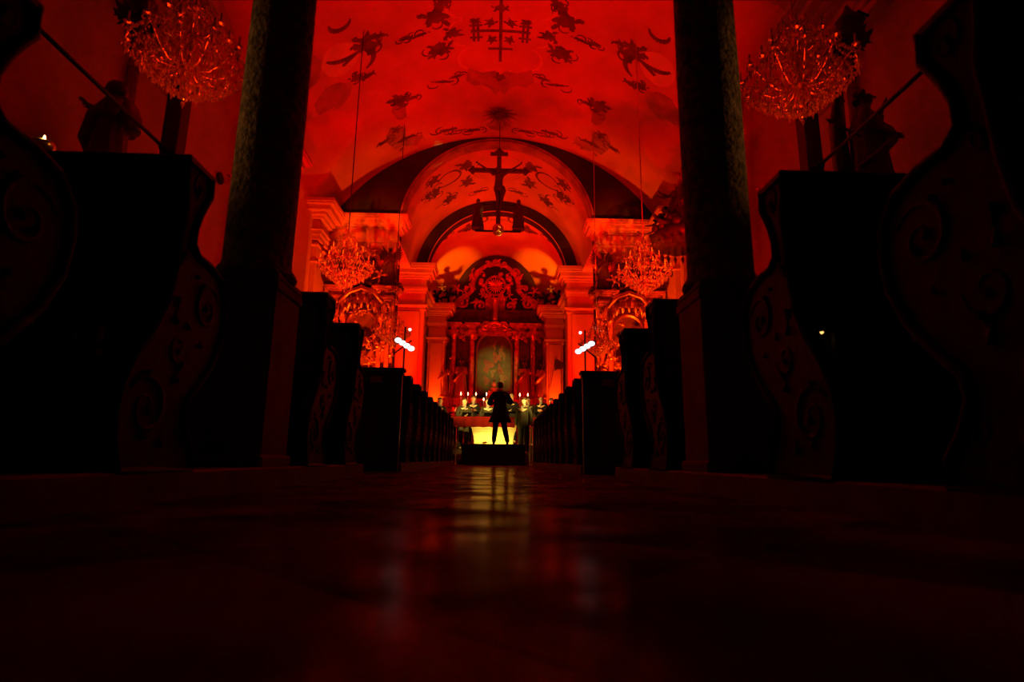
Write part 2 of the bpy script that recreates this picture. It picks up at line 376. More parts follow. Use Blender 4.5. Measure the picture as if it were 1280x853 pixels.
# ------------------------------------------------------------------ arch walls, chancel, apse
def arch_wall(name, y0, y1, half, zc, r, zt, xo, m):
    mb = MB(); n = 28
    inner = [(-half, 0), (-half, zc)]+[(-r*math.cos(PI*i/n), zc+r*math.sin(PI*i/n)) for i in range(0, n+1)]+[(half, zc), (half, 0)]
    outer = []
    k = len(inner)
    for i, (x, z) in enumerate(inner):
        if i < 2: outer.append((-xo, z))
        elif i >= k-2: outer.append((xo, z))
        else:
            a = PI*(i-2)/n; c, sn = -math.cos(a), math.sin(a)
            q = min(xo/max(1e-6, abs(c)), (zt-zc)/max(1e-6, sn)); outer.append((c*q, zc+sn*q))
    vs = [(x, y, z) for y in (y0, y1) for (x, z) in inner+outer]
    K = 2*k; fs = []
    for i in range(k-1):
        fs += [(i, i+1, k+i+1, k+i), (K+i, K+k+i, K+k+i+1, K+i+1), (i, K+i, K+i+1, i+1)]
    # close the corners above the last outer points
    mb.add(vs, fs)
    return struct(name, mb, m)
def barrel(name, y0, y1, r, zc, m, n=32, k=8):
    vs = [(-r*math.cos(PI*i/n), y0+(y1-y0)*j/k, zc+r*math.sin(PI*i/n)) for j in range(k+1) for i in range(n+1)]
    fs = [(j*(n+1)+i, j*(n+1)+i+1, (j+1)*(n+1)+i+1, (j+1)*(n+1)+i) for j in range(k) for i in range(n)]
    return struct(name, MB().add(vs, fs, True), m)
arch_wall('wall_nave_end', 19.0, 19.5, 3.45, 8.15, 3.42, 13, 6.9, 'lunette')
# archivolt band on the face of the arch, built of voussoir-like mouldings
def archivolt(name, y, r0, r1, zc, m, parent=None, dep=.08):
    n = 40; vs = []
    for i in range(n+1):
        a = PI*i/n
        for rr, yy in ((r0, y), (r0, y-dep), (r1, y-dep), (r1, y)): vs.append((-rr*math.cos(a), yy, zc+rr*math.sin(a)))
    fs = [(i*4+q, i*4+(q+1) % 4, (i+1)*4+(q+1) % 4, (i+1)*4+q) for i in range(n) for q in range(4)]
    return struct(name, MB().add(vs, fs), m)
archivolt('trim_1', 19.0, 3.42, 3.5, 8.15, 'fresco_mid', None, .03)
barrel('trim_arch_soffit', 18.97, 19.55, 3.405, 8.14, 'fresco_mid', 32, 1)
chv = barrel('ceiling_chancel', 19.45, 24.1, 3.6, 8.0, 'vault')
for s, nm in ((-1, 'chancel_left'), (1, 'chancel_right')):
    m = MB(); m.box(min(s*4.35, s*4.8), max(s*4.35, s*4.8), 19.5, 24.1, 0, 8.2); m.box(*sorted((s*3.6, s*4.8)), 19.5, 24.1, 8.0, 8.3)
    struct('wall_'+nm, m, 'plaster')
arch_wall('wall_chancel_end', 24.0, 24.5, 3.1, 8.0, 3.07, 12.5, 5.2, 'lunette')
archivolt('trim_2', 24.0, 3.07, 3.11, 8.0, 'plaster', None, .03)
# apse: straight bay and half dome
RA = 3.75
apv = barrel('ceiling_apse', 24.45, 27.4, RA, 7.9, 'vault')
vs = []; n, k = 32, 12
for j in range(k+1):
    b = PI/2*j/k
    for i in range(n+1):
        a = PI*i/n; vs.append((-RA*math.cos(a), 27.4+RA*math.sin(b)*math.sin(a)*.95, 7.9+RA*math.cos(b)*math.sin(a)))
fs = [(j*(n+1)+i, j*(n+1)+i+1, (j+1)*(n+1)+i+1, (j+1)*(n+1)+i) for j in range(k) for i in range(n)]
struct('ceiling_dome', MB().add(vs, fs, True), 'vault')
vs = []; n = 24
for z in (0, 7.95):
    for i in range(n+1):
        a = PI*i/n; vs.append((-RA*math.cos(a), 27.4+RA*math.sin(a)*.95, z))
fs = [(i, i+1, n+2+i, n+1+i) for i in range(n)]
struct('wall_apse', MB().add(vs, fs, True).box(-4.3, -RA, 24.5, 27.5, 0, 8.2).box(RA, 4.3, 24.5, 27.5, 0, 8.2), 'plaster')
# arched rear field of the apse, its dark colour carries the retable's shade
vs = [(-2.35, 30.2, 7.3)]+[(-2.35*math.cos(PI*i/16), 30.25-1.2*math.sin(PI*i/16), 7.6+3.35*math.sin(PI*i/16)**.85) for i in range(17)]+[(2.35, 30.2, 7.3)]
mb = MB(); P2 = [(v[0], v[2]) for v in vs]; mb.prism(P2, 'y', 29.3, 30.6)
struct('wall_apse_rear', mb, 'dome')

def pier(s, x0, x1, y0, y1, ztop, ent, name):
    X0, X1 = sorted((s*x0, s*x1)); m = MB(); m.box(X0, X1, y0, y1, 0, ztop)
    o = struct(name, m, 'plaster', None, .02)
    e = MB(); z = ztop
    for h, pr in ((.09, .05), (.09, .09), (.22, .03), (.06, .12), (.07, .2), (.12, .32), (.06, .4), (.1, .44)):
        h *= ent; e.box(X0-pr, X1+pr, y0-pr, y1, z, z+h); z += h
    ob('cornice', e, 'plaster', o, .008)
    c = MB(); z = ztop-.75
    for h, pr in ((.05, .05), (.08, .02), (.05, .07), (.06, .1)): c.box(X0-pr, X1+pr, y0-pr, y1, z, z+h); z += h
    c.box(X0-.08, X1+.08, y0-.08, y1, .3, 1.0); ob('capital', c, 'plaster', o, .008)
    # layered pilaster strip on the face
    p = MB().box(X0+.14*(X1-X0), X1-.14*(X1-X0), y0-.07, y0, 1.0, ztop-.8); ob('pilaster', p, 'plaster', o, .01)
    return o
for s in (-1, 1):
    pier(s, 3.45, 5.75, 18.55, 19.05, 7.35, 1.1, 'trim_nave_pier_'+('left' if s < 0 else 'right'))
    pier(s, 3.0, 4.35, 23.35, 24.05, 7.0, 1.5, 'trim_chancel_pier_'+('left' if s < 0 else 'right'))
    pier(s, 2.45, 3.25, 27.0, 27.9, 6.4, 1.35, 'trim_apse_pier_'+('left' if s < 0 else 'right'))
    # side cornice of the apse running back from the pier to the altar
    m = MB(); z = 6.9
    for h, pr in ((.12, .1), (.2, .04), (.08, .2), (.14, .36), (.12, .46)):
        X0, X1 = sorted((s*(3.4-pr), s*3.8)); m.box(X0, X1, 24.5, 27.4, z, z+h); z += h
    struct('trim_apse_cornice_'+('left' if s < 0 else 'right'), m, 'plaster', None, .01)
for s, nm in ((-1, 'left'), (1, 'right')):
    t = thing('cherub_group', f'dark cherubs crouching on the apse cornice, {nm} of the high altar', 'sculpture', (s*2.7, 27.35, 7.45))  # figures added to throw shadows onto the lit apse vault
    ob('cloud', MB().ball((0, 0, .1), .3, 10, 7, 1.4, .6, .5).ball((.3*s, 0, .2), .22, 8, 6), 'bronze', t)
    for (x, z, q, a) in ((-.25, .75, .5, .4), (.3, .85, .55, -.4), (0, 1.2, .35, .1)): cherub(t, x, 0, z-.2, q, a, 'bronze')
# chancel and apse paintings
ch_fn = lambda x, y: 8.0+math.sqrt(max(.01, 3.6**2-x*x)); ap_fn = lambda x, y: 7.9+math.sqrt(max(.01, RA**2-x*x))
relief('ceiling_painting', mir([blob(1.27, 20.5, .22, .25, 6, .6, 41), blob(1.28, 21.8, .2, .25, 6, .6, 42), blob(2.48, 20.3, .16, .2, 6, .7, 43), blob(2.5, 21.3, .14, .3, 6, .8, 44), blob(2.75, 21.0, .12, .2, 6, .8, 45), blob(2.0, 22.6, .2, .2, 6, .8, 46), blob(.8, 22.9, .3, .08, 6, .8, 46)]+carc(1.95, 20.9, .45, .3, 5.9, .045, 14)+carc(2.4, 22.2, .4, 1, 4, .04)), 'fresco', ch_fn, chv)
relief('ceiling_painting', mir(carc(0, 21.0, 1.05, -1.2, 1.2, .02, 14)+carc(0, 21.0, .9, -1.2, 1.2, .012, 14)), 'fresco_mid', ch_fn, chv, .008)
relief('ceiling_painting', mir([blob(1.8, 25.2, .3, .25, 6, .6, 47), blob(1.5, 26.6, .35, .25, 7, .6, 48), blob(2.5, 26.0, .2, .35, 6, .7, 49), blob(2.9, 25.2, .15, .25, 6, .7, 50)]+carc(.9, 26.0, .4, 1, 5, .05)), 'fresco', ap_fn, apv)
relief('ceiling_painting', [blob(0, 26.2, .35, .15, 7, .7, 51), blob(0, 25.3, .3, .1, 7, .7, 52)], 'fresco_mid', ap_fn, apv)

# ------------------------------------------------------------------ floor
fl = struct('floor', MB().box(-6.7, 6.7, -4.4, 31.4, -.4, -.03), 'grout', 'church floor of large diagonal stone slabs')
nt = M['marble'].node_tree; pb = nt.nodes['Principled BSDF']; pb.inputs['Specular IOR Level'].default_value = 0; pb.inputs['Roughness'].default_value = .9
gl = nt.nodes.new('ShaderNodeBsdfGlossy'); gl.inputs['Roughness'].default_value = .17; gl.inputs['Color'].default_value = (.75, .6, .5, 1)
fr = nt.nodes.new('ShaderNodeFresnel'); fr.inputs['IOR'].default_value = 1.12
wn = nt.nodes.new('ShaderNodeTexNoise'); wn.inputs['Scale'].default_value = 3.2; wn.inputs['Detail'].default_value = 5
tc2 = nt.nodes.new('ShaderNodeNewGeometry'); nt.links.new(tc2.outputs['Position'], wn.inputs['Vector'])
wr_ = nt.nodes.new('ShaderNodeMapRange'); wr_.inputs['From Min'].default_value = .38; wr_.inputs['From Max'].default_value = .6; wr_.inputs['To Min'].default_value = .05; wr_.inputs['To Max'].default_value = .8
nt.links.new(wn.outputs['Fac'], wr_.inputs['Value'])
mu = nt.nodes.new('ShaderNodeMath'); mu.operation = 'MULTIPLY'; nt.links.new(fr.outputs[0], mu.inputs[0]); nt.links.new(wr_.outputs[0], mu.inputs[1])
mx = nt.nodes.new('ShaderNodeMixShader'); nt.links.new(mu.outputs[0], mx.inputs[0]); nt.links.new(pb.outputs[0], mx.inputs[1]); nt.links.new(gl.outputs[0], mx.inputs[2])
nt.links.new(pb.inputs['Normal'].links[0].from_socket, gl.inputs['Normal'])
nt.links.new(mx.outputs[0], [n for n in nt.nodes if n.type == 'OUTPUT_MATERIAL'][0].inputs['Surface'])
tile = MB().box(-.2985, .2985, -.2985, .2985, -.05, 0).mesh('floor_slab', M['marble'])
d = .6*math.sqrt(2)
rnd = random.Random(3)
for i in range(-5, 24):
    for j in range(-4, 5):
        for h in (0, 1):
            x = j*d+h*d/2; y = .556+d/2+i*d+h*d/2
            if abs(x) < 1.75 and y < 17.2 and not (y > 8 and abs(x) > 1.5):
                o = bpy.data.objects.new('floor_slab', tile); COL.objects.link(o); o.parent = fl
                o.location = (x, y, -rnd.random()*.003); o.rotation_euler = (rnd.uniform(-.0022, .0022), rnd.uniform(-.0022, .0022), PI/4+rnd.choice((0, PI/2, PI, -PI/2)))
        
# wooden pew platforms and the raised sanctuary
for s, nm in ((-1, 'left'), (1, 'right')):
    for k, (y0, y1) in enumerate(((-3.6, 5.0), (7.0, 15.9))):
        X0, X1 = sorted((s*1.07, s*4.6))
        struct('trim_pew_platform_'+nm+('_rear', '_front')[k], MB().box(X0, X1, y0, y1, -.03, .10), 'kerbwood', 'low wooden platform under the pews', .008)
m = MB()
for k in range(2): m.box(-5.9, 5.9, 16.95+.3*k, 24.0, .15*k-.02, .15*(k+1))
m.box(-5, 5, 21.0, 31, .3, .45); m.box(-5, 5, 23.6, 31, .45, .75)
struct('floor_sanctuary', m, 'marble', 'raised sanctuary floor with steps', .01)

# ------------------------------------------------------------------ stone columns under the gallery
for s, nm in ((-1, 'left'), (1, 'right')):
    t = thing('stone_column', f'rough stone column on a square pedestal at the {nm} edge of the aisle', 'column', (s*1.30, 3.07, 0))
    m = MB(); m.box(-.19, .19, -.19, .19, 0, 1.02); m.box(-.21, .21, -.21, .21, 0, .16)
    ob('pedestal', m, 'pedestal', t, .015)
    m = MB(); m.box(-.20, .20, -.20, .20, 1.0, 1.06); m.box(-.20, .20, -.20, .20, 1.06, 1.11, -.015, -.015); ob('plinth', m, 'pedestal', t, .01)
    m = MB().lathe([(.20, 1.09), (.215, 1.12), (.2, 1.15), (.185, 1.17), (.18, 1.2), (.18, 1.6), (.181, 2.4), (.176, 3.3), (.2, 3.34), (.2, 3.4), (.18, 3.42), (.23, 3.6)], 28)
    ob('shaft', m, 'stone', t)
    ob('capital', MB().box(-.25, .25, -.25, .25, 3.6, 3.72), 'stone', t, .01)

# ------------------------------------------------------------------ pews
far = [(-.02, 1.115), (.012, 1.10), (.02, 1.03), (-.01, .98), (-.035, .93), (-.055, .87), (-.055, .81), (-.01, .775), (.08, .77), (.17, .745), (.225, .68), (.24, .6), (.23, .5), (.18, .40), (.10, .31), (.035, .25), (.025, .19), (.06, .12), (.11, .06), (.115, 0)]
near = [(-.30, 0), (-.335, .08), (-.35, .17), (-.34, .26), (-.29, .36), (-.215, .46), (-.165, .56), (-.145, .68), (-.14, .8), (-.13, .92), (-.15, 1.0), (-.155, 1.07), (-.13, 1.115)]
prof = far+near
def make_end():
    m = MB(); m.prism(prof, 'x', -.028, .028); return m
def make_rim(sd):
    m = MB(); pts = [(0.028*sd, y, z) for y, z in prof[1:-1]]
    m.tube(pts, .016, 6); return m
def make_carving(sd):
    m = MB(); X = .03*sd
    def sc(y, z, size, turns, r, st, fl): scroll(m, (X-.006*sd, y, z), size, turns, r*.72, st, fl, 'yz', 1)
    sc(.10, .60, .10, 1.4, .022, .5, 1); sc(-.20, .20, .11, 1.5, .024, 2.6, -1); sc(.02, .12, .06, 1.2, .018, 4.5, 1)
    sc(-.05, 1.03, .055, 1.3, .016, 1, 1); sc(-.06, .42, .07, 1.2, .018, 0, -1); sc(-.10, .76, .05, 1.2, .015, 2, 1)
    n = (sd, 0, 0)
    for (y, z, dy, dz, L, wd) in ((-.1, .08, .2, 1, .3, .05), (-.05, .3, -.2, 1, .3, .05), (-.02, .5, .35, 1, .2, .04), (-.1, .5, -.05, 1, .26, .035), (-.08, .78, .05, 1, .24, .03), (.08, .45, .3, 1, .14, .03), (-.2, .1, -.1, 1, .22, .04), (-.0, .7, .6, .3, .14, .03)):
        leaf(m, (X, y, z), (0, dy, dz), L, wd, .014, n)
    return m
def make_pew(s, width=3.2):
    t = thing('church_pew', 'x', 'pew', (s*1.11, 0, .10))
    e = ob('pew_end', make_end(), 'carve', t, .006)
    ob('rim', make_rim(-s), 'carve', e); ob('carving', make_carving(-s), 'carve', e)
    o2 = ob('pew_end', e.data, 'carve', t, .006); o2.location = (s*width, 0, 0)
    a, b = sorted((0, s*width))
    m = MB().box(a, b, -.10, -.06, 0, 1.08); ob('backrest', m, 'wood', t, .004)
    n = 4
    for k in range(n):
        x0 = a+.1+(b-a-.14)*k/n; x1 = a+.02+(b-a-.14)*(k+1)/n
        m = MB(); m.box(x0, x1, -.125, -.10, .12, .62, -.02, 0); ob('back_panel', m, 'wood', t, .008)
    m = MB().box(a-.04, b+.04, -.16, .03, 1.085, 1.115).box(a-.02, b+.02, -.135, .01, 1.05, 1.085).box(a, b, -.12, -.04, 1.02, 1.05); ob('top_rail', m, 'wood', t, .006)
    ob('book_ledge', MB().box(a, b, -.15, -.10, .70, .725), 'wood', t, .004)
    ob('seat', MB().box(a, b, -.04, .22, .36, .40), 'wood', t, .006)
    ob('kneeler', MB().box(a, b, -.32, -.20, .08, .11), 'wood', t, .004)
    return t
for s, nm in ((-1, 'left'), (1, 'right')):
    rows = [1.20, 2.07, 3.80, 4.67]; words = ['nearest the camera, cut by the picture edge', 'second from the camera, just before the column', 'just behind the column pedestal', 'last before the cross aisle']
    first = None
    for y, wd in zip(rows, words):
        lab = f'dark carved church pew on the {nm}, {wd}'
        p = make_pew(s) if first is None else dup(first)
        first = first or p; p.location = (s*1.11, y, .10); p['label'] = lab; p['group'] = 'pews before the cross aisle'
    ordn = ['first', 'second', 'third', 'fourth', 'fifth', 'sixth', 'seventh', 'eighth', 'ninth', 'tenth']
    for k in range(10):
        p = dup(first); p.location = (s*1.11, 7.62+.86*k, .10)
        p['label'] = f'dark carved pew on the {nm}, {ordn[k]} behind the plated pew front'; p['group'] = 'pews beyond the cross aisle'
    # boxed pew front with label plate
    t = thing('pew_front', f'dark boxed pew front with small label plate, {nm} of the aisle', 'pew front', (s*1.07, 6.75, 0))
    a, b = sorted((0, s*3.3)); ob('panel', MB().box(a, b, 0, .05, 0, 1.16), 'wood', t, .004)
    m = MB().box(a-.03, b+.03, -.05, .1, 1.16, 1.2).box(a-.015, b+.015, -.03, .08, 1.12, 1.16); ob('top_rail', m, 'wood', t, .006)
    m = MB().box(a, b, -.025, 0, .0, .12)
    for k in range(5): x = a+(b-a)*k/4; m.box(max(a, x-.05), min(b, x+.05), -.02, 0, .1, 1.12)
    m.box(a, b, -.02, 0, 1.02, 1.12); ob('frame', m, 'wood', t, .005)
    ob('label_plate', MB().box(s*.30-.07, s*.30+.07, -.03, -.02, 1.02, 1.10), 'plate', t)

# small brass fittings near the camera
t = thing('oil_lamp', 'small gilded bowl lamp with tiny flame above the left pew', 'lamp', (-2.03, 2.4, 0))
t.location = (-2.29, 2.72, 1.67)
ob('bowl', MB().lathe([(.01, -.03), (.03, -.02), (.045, 0), (.055, .02), (.05, .035), (.04, .04)], 14), 'brass', t); point('oil_lamp_light', (-2.29, 2.70, 1.78), .25, (1, .6, .15), .01)
ob('flame', MB().lathe([(.003, .04), (.008, .05), (.002, .075)], 8), 'flame', t)
ob('stem', MB().tube([(0, 0, -.03), (0, 0, -1.59)], .010, 8).lathe([(.09, -1.6), (.09, -1.58), (.02, -1.55)], 12), 'brass', t)
t = thing('brass_coat_hook', 'brass hooks glinting on the second left pew back', 'hook', (-1.30, 1.925, .52))
ob('plate', MB().box(-.012, .012, 0, .012, -.05, .06), 'brass', t, .003)
for dx in (-.03, .03): ob('hook', MB().tube([(0, 0, 0), (dx, -.03, -.02), (dx*1.4, -.05, 0), (dx*1.5, -.05, .03)], [.006, .006, .005, .007], 6), 'brass', t)
t = thing('brass_clip_lamp', 'small brass clip lamp glowing on the second right pew back', 'lamp', (1.17, 1.915, .60))
ob('arm', MB().tube([(0, .0, .012), (.04, -.01, .02), (.13, -.01, .02)], .003, 6), 'brass', t)
ob('shade', MB().lathe([(.004, .02), (.012, .008), (.018, 0)], 10), 'brass', t)
ob('bulb', MB().ball((0, 0, 0), .006, 8, 6), 'warmlamp', t)

# ------------------------------------------------------------------ posts, tie rods, statues by the near walls
for s, nm in ((-1, 'left'), (1, 'right')):
    t = thing('wooden_post', f'tall dark square post below the near {nm} chandelier', 'post', (s*4.0, 6.55, 0))
    ob('shaft', MB().box(-.10, .10, -.10, .10, 0, 4.7), 'wood', t, .01)
    ob('base', MB().box(-.15, .15, -.15, .15, 0, .3), 'wood', t, .01)
    t = thing('tie_rod', f'long thin iron tie rod running from gallery to the {nm} post', 'rod', (s*4.0, 3.4, 3.79))
    ob('rod', MB().tube([(0, 0, 0), (0, 3.045, -.02)], .022, 8), 'iron', t)
    ob('collar', MB().tube([(0, 2.95, -.02), (0, 3.045, -.02)], .05, 10), 'iron', t)

def skin_mesh(name, V, E, Rr, root=0, sub=1):
    me = bpy.data.meshes.new(name); me.from_pydata(V, E, []); o = bpy.data.objects.new(name, me); COL.objects.link(o)
    md = o.modifiers.new('s', 'SKIN'); md.use_smooth_shade = True
    sv = me.skin_vertices[0].data
    for i, r in enumerate(Rr):
        sv[i].radius = (r, r) if not isinstance(r, tuple) else r; sv[i].use_root = (i == root)
    sb = o.modifiers.new('b', 'SUBSURF'); sb.levels = sub; sb.render_levels = sub
    dg = bpy.context.evaluated_depsgraph_get(); out = bpy.data.meshes.new_from_object(o.evaluated_get(dg)); out.name = name
    bpy.data.objects.remove(o); return out
def to_mb(me):
    m = MB(); m.add([v.co[:] for v in me.vertices], [tuple(p.vertices) for p in me.polygons], True); return m

class Skel:
    def __init__(s): s.n = {}; s.V = []; s.E = []; s.R = []
    def a(s, k, p, r, par=None):
        s.n[k] = len(s.V); s.V.append(p); s.R.append(r)
        if par is not None: s.E.append((s.n[par], s.n[k]))
def hand(sk, wr, key, dirv, side, curl=.5):
    # palm and five separate curled fingers rooted at the wrist
    w0 = Vector(wr); d = Vector(dirv).normalized(); sd = Vector(side).normalized(); nn = d.cross(sd)
    pm = w0+d*.045; sk.a(key+'p', tuple(pm), (.03, .02), key)
    pm2 = w0+d*.085; sk.a(key+'q', tuple(pm2), (.034, .018), key+'p')
    for i, (o_, L) in enumerate(((-.028, .062), (-.010, .074), (.009, .07), (.027, .055))):
        b = pm2+sd*o_+d*.02; sk.a(f'{key}f{i}', tuple(b), .009, key+'q')
        c = b+d*L*.5+nn*curl*.02; sk.a(f'{key}g{i}', tuple(c), .008, f'{key}f{i}')
        e = c+d*L*.35+nn*curl*.04; sk.a(f'{key}h{i}', tuple(e), .007, f'{key}g{i}')
    b = pm-sd*.035+nn*.01; sk.a(key+'t', tuple(b), .011, key+'p'); e = b-sd*.02+d*.035+nn*.02; sk.a(key+'u', tuple(e), .009, key+'t')
def skeleton(pose, head_tilt=0):
    k = Skel()
    k.a('pelvis', (0, 0, .95), (.15, .11)); k.a('waist', (0, .0, 1.12), (.14, .10), 'pelvis'); k.a('chest', (0, 0, 1.32), (.16, .115), 'waist')
    k.a('base', (0, .01, 1.475), (.075, .068), 'chest'); k.a('neck', (0, 0, 1.52), .058, 'base')
    hy = -head_tilt
    k.a('jaw', (0, -.02+hy*.5, 1.585), (.070, .078), 'neck'); k.a('face', (0, -.012+hy, 1.65), (.087, .096), 'jaw'); k.a('crown', (0, .0+hy, 1.72), (.070, .080), 'face')
    P = pose
    for s, q in ((1, 'r'), (-1, 'l')):
        k.a('sh'+q, (s*.175, 0, 1.43), .062, 'chest')
        el = P['el'+q]; wr = P['wr'+q]
        mid = [(k.V[k.n['sh'+q]][i]+el[i])/2 for i in range(3)]
        k.a('ua'+q, tuple(mid), .05, 'sh'+q); k.a('el'+q, el, .042, 'ua'+q)
        mid = [(el[i]*.6+wr[i]*.4) for i in range(3)]; k.a('fa'+q, tuple(mid), .040, 'el'+q)
        k.a('wr'+q, wr, .027, 'fa'+q)
        d = Vector(P.get('hd'+q, Vector(wr)-Vector(el))); hand(k, wr, 'wr'+q, d, P.get('hs'+q, (s*.3, 0, 1)), P.get('curl', .6))
        kn, an = P['kn'+q], P['an'+q]
        k.a('hip'+q, (s*.09, 0, .87), .09, 'pelvis'); k.a('th'+q, tuple([(s*.09*.5+kn[0]*.5), kn[1]*.5, .87*.45+kn[2]*.55]), .078, 'hip'+q)
        k.a('kn'+q, kn, .056, 'th'+q); k.a('ca'+q, tuple([kn[i]*.6+an[i]*.4 for i in range(3)]), .055, 'kn'+q); k.a('an'+q, an, .038, 'ca'+q)
        to = (an[0]+s*.02, an[1]-.17*P.get('toe', 1), an[2]-.05); k.a('to'+q, to, .032, 'an'+q)
    return k
def sub_skin(name, k, keys, grow, root, sub=1):
    idx = [k.n[q] for q in keys]; mp = {v: i for i, v in enumerate(idx)}
    V = [k.V[i] for i in idx]; E = [(mp[a], mp[b]) for a, b in k.E if a in mp and b in mp]
    R = []
    for q, i in zip(keys, idx):
        r = k.R[i]; g = grow(q) if callable(grow) else grow
        R.append((r[0]+g, r[1]+g) if isinstance(r, tuple) else r+g)
    return skin_mesh(name, V, E, R, keys.index(root), sub)
def person(label, loc, rz, pose, suit='cloth', hair='hair', coat=False, tilt=.03, group=None, shirt=True, bald=False, sc=1):
    t = thing('person', label, 'person', loc, rz, group); k = skeleton(pose, tilt)
    b = to_mb(skin_mesh('body', k.V, k.E, k.R, 0, 1))
    hy = -tilt
    b.tube([(0, -.085+hy, 1.675), (0, -.112+hy, 1.635), (0, -.10+hy, 1.625)], [.008, .017, .008], 6)     # nose
    for s in (-1, 1): b.ball((s*.078, .0+hy, 1.65), .024, 6, 5, .4, .8, 1.3)                                   # ears
    b.tube([(-.024, -.092+hy, 1.60), (0, -.10+hy, 1.598), (.024, -.092+hy, 1.60)], [.004, .008, .004], 6)  # lips
    body = ob('body', b, 'skin', t)
    m = MB()
    for s in (-1, 1): m.ball((s*.03, -.088+hy, 1.663), .008, 6, 5); m.tube([(s*.046, -.085+hy, 1.684), (s*.03, -.094+hy, 1.688), (s*.014, -.09+hy, 1.684)], .005, 5)
    ob('eyes', m, 'eye', t)
    m = MB(); n = 14
    profh = [(.001, .122), (.045, .116), (.070, .098), (.084, .072), (.086, .058)]
    if bald: m.tube([(-.086, -.02+hy, 1.66), (-.07, .06+hy, 1.655), (0, .095+hy, 1.65), (.07, .06+hy, 1.655), (.086, -.02+hy, 1.66)], .022, 6)
    else:
        m.lathe(profh, n, (0, .022+hy, 1.655), lambda a, z: 1+.05*math.sin(5*a), 1, 1.10)
        m.ball((0, .04+hy, 1.66), .086, 10, 7, 1, .9, 1)
    ob('hair', m, hair, t)
    k.a('hem', (0, 0, .80), (.155, .12), 'pelvis')
    for q in 'rl': k.a('cuff'+q, (k.V[k.n['an'+q]][0], k.V[k.n['an'+q]][1], .055), .036, 'an'+q)
    up = ['hem', 'waist', 'chest', 'pelvis', 'shr', 'uar', 'elr', 'far', 'wrr', 'shl', 'ual', 'ell', 'fal', 'wrl', 'base']
    jk = to_mb(sub_skin('jacket', k, up[1:], lambda q: .014 if q in ('wrr', 'wrl', 'base', 'shr', 'shl') else .034, 'waist'))
    jk.lathe([(.15, 1.33), (.172, 1.2), (.18, 1.05), (.205, .92), (.215, .80), (.18, .80)], 20, (0, 0, 0), lambda a, z: 1+.02*math.sin(6*a), 1, .76)
    ob('jacket', jk, suit, t)
    lo = ['pelvis', 'hipr', 'thr', 'knr', 'car', 'anr', 'cuffr', 'hipl', 'thl', 'knl', 'cal', 'anl', 'cuffl']
    ob('trousers', sub_skin('trousers', k, lo, lambda q: -.045 if q == 'pelvis' else .018 if q[:3] == 'hip' else .028, 'pelvis'), suit, t)
    m = MB()
    for q in 'rl':
        x, y, z = k.V[k.n['an'+q]]; sg = P_toe = -1*pose.get('toe', 1)
        m.tube([(x, y+.05, z-.045), (x, y-.03, z-.04), (x, y-.13, z-.052), (x, y-.21, z-.062)], [.04, .048, .045, .028], 8, .8)
    ob('shoes', m, 'shoe', t)
    if shirt: ob('collar', MB().lathe([(.072, 1.50), (.072, 1.53), (.066, 1.55)], 12, (0, -.002, 0)).add([(-.035, -.135, 1.50), (.035, -.135, 1.50), (0, -.168, 1.34), (-.03, -.10, 1.50), (.03, -.10, 1.50), (0, -.12, 1.34)], [(0, 1, 2), (3, 5, 4), (0, 2, 5, 3), (1, 4, 5, 2), (0, 3, 4, 1)]), 'shirt', t)
    if coat:
        def f(a, z): return 1+.05*math.sin(7*a+z*6)
        m = MB().lathe([(.165, 1.2), (.18, 1.05), (.215, .9), (.27, .75), (.32, .63), (.315, .61), (.2, .63), (.12, .9)], 28, (0, .01, 0), f, 1, .72)
        ob('coat_tails', m, suit, t)
    t.scale = (sc, sc, sc); return t
legs = dict(knr=(.10, -.01, .5), anr=(.11, 0, .09), knl=(-.10, -.01, .5), anl=(-.11, 0, .09))
POSE_BOOK = dict(legs, elr=(.26, -.03, 1.14), wrr=(.09, -.27, 1.16), ell=(-.26, -.03, 1.14), wrl=(-.09, -.27, 1.16), hdr=(-.6, -.4, .2), hdl=(.6, -.4, .2))
POSE_CLASP = dict(legs, elr=(.25, .02, 1.13), wrr=(.07, -.21, 1.22), ell=(-.25, .02, 1.13), wrl=(-.07, -.21, 1.22), hdr=(-.8, -.2, .1), hdl=(.8, -.2, .1), curl=1)
POSE_DOWN = dict(legs, elr=(.245, .02, 1.14), wrr=(.24, -.05, .9), ell=(-.245, .02, 1.14), wrl=(-.24, -.05, .9))
POSE_COND = dict(knr=(.12, -.03, .5), anr=(.16, -.02, .09), knl=(-.13, .03, .5), anl=(-.22, .06, .09), elr=(.33, -.06, 1.14), wrr=(.17, -.28, 1.2), ell=(-.34, -.08, 1.16), wrl=(-.16, -.3, 1.27), hdr=(-.2, -1, .3), hdl=(.2, -1, .3), curl=1)

# conductor on the podium
pd = thing('podium', 'low black conductor podium at the end of the aisle', 'podium', (.0, 15.85, 0))
ob('platform', MB().box(-.87, .87, 0, 1.1, .50, .57), 'podium', pd, .01)
ob('front_board', MB().box(-.86, .86, .02, .05, .0, .50), 'podium', pd, .005)
m = MB()
for x in (-.86, -.35, .42, .83): m.box(x, x+.03, -.005, .02, 0, .5)
ob('frame', m, 'podium', pd)
for x in (-.8, .8):
    for y in (.15, 1.0): ob('leg', MB().box(x-.03, x+.03, y-.03, y+.03, 0, .5), 'podium', pd)
person('conductor in long black tailcoat standing on the podium, back to camera', (.17, 16.4, .575), PI, POSE_COND, 'cloth', 'hair', True, .05, None, True, False, 1.0)
t = thing('sheet_of_paper', 'white sheet lying at the conductor\'s left foot', 'paper', (-.24, 15.9, .571))
ob('sheet', MB().box(-.06, .06, -.08, .08, 0, .004).add([], []), 'paper', t); t.rotation_euler = (.25, -.3, .3)
t.location.z = .6
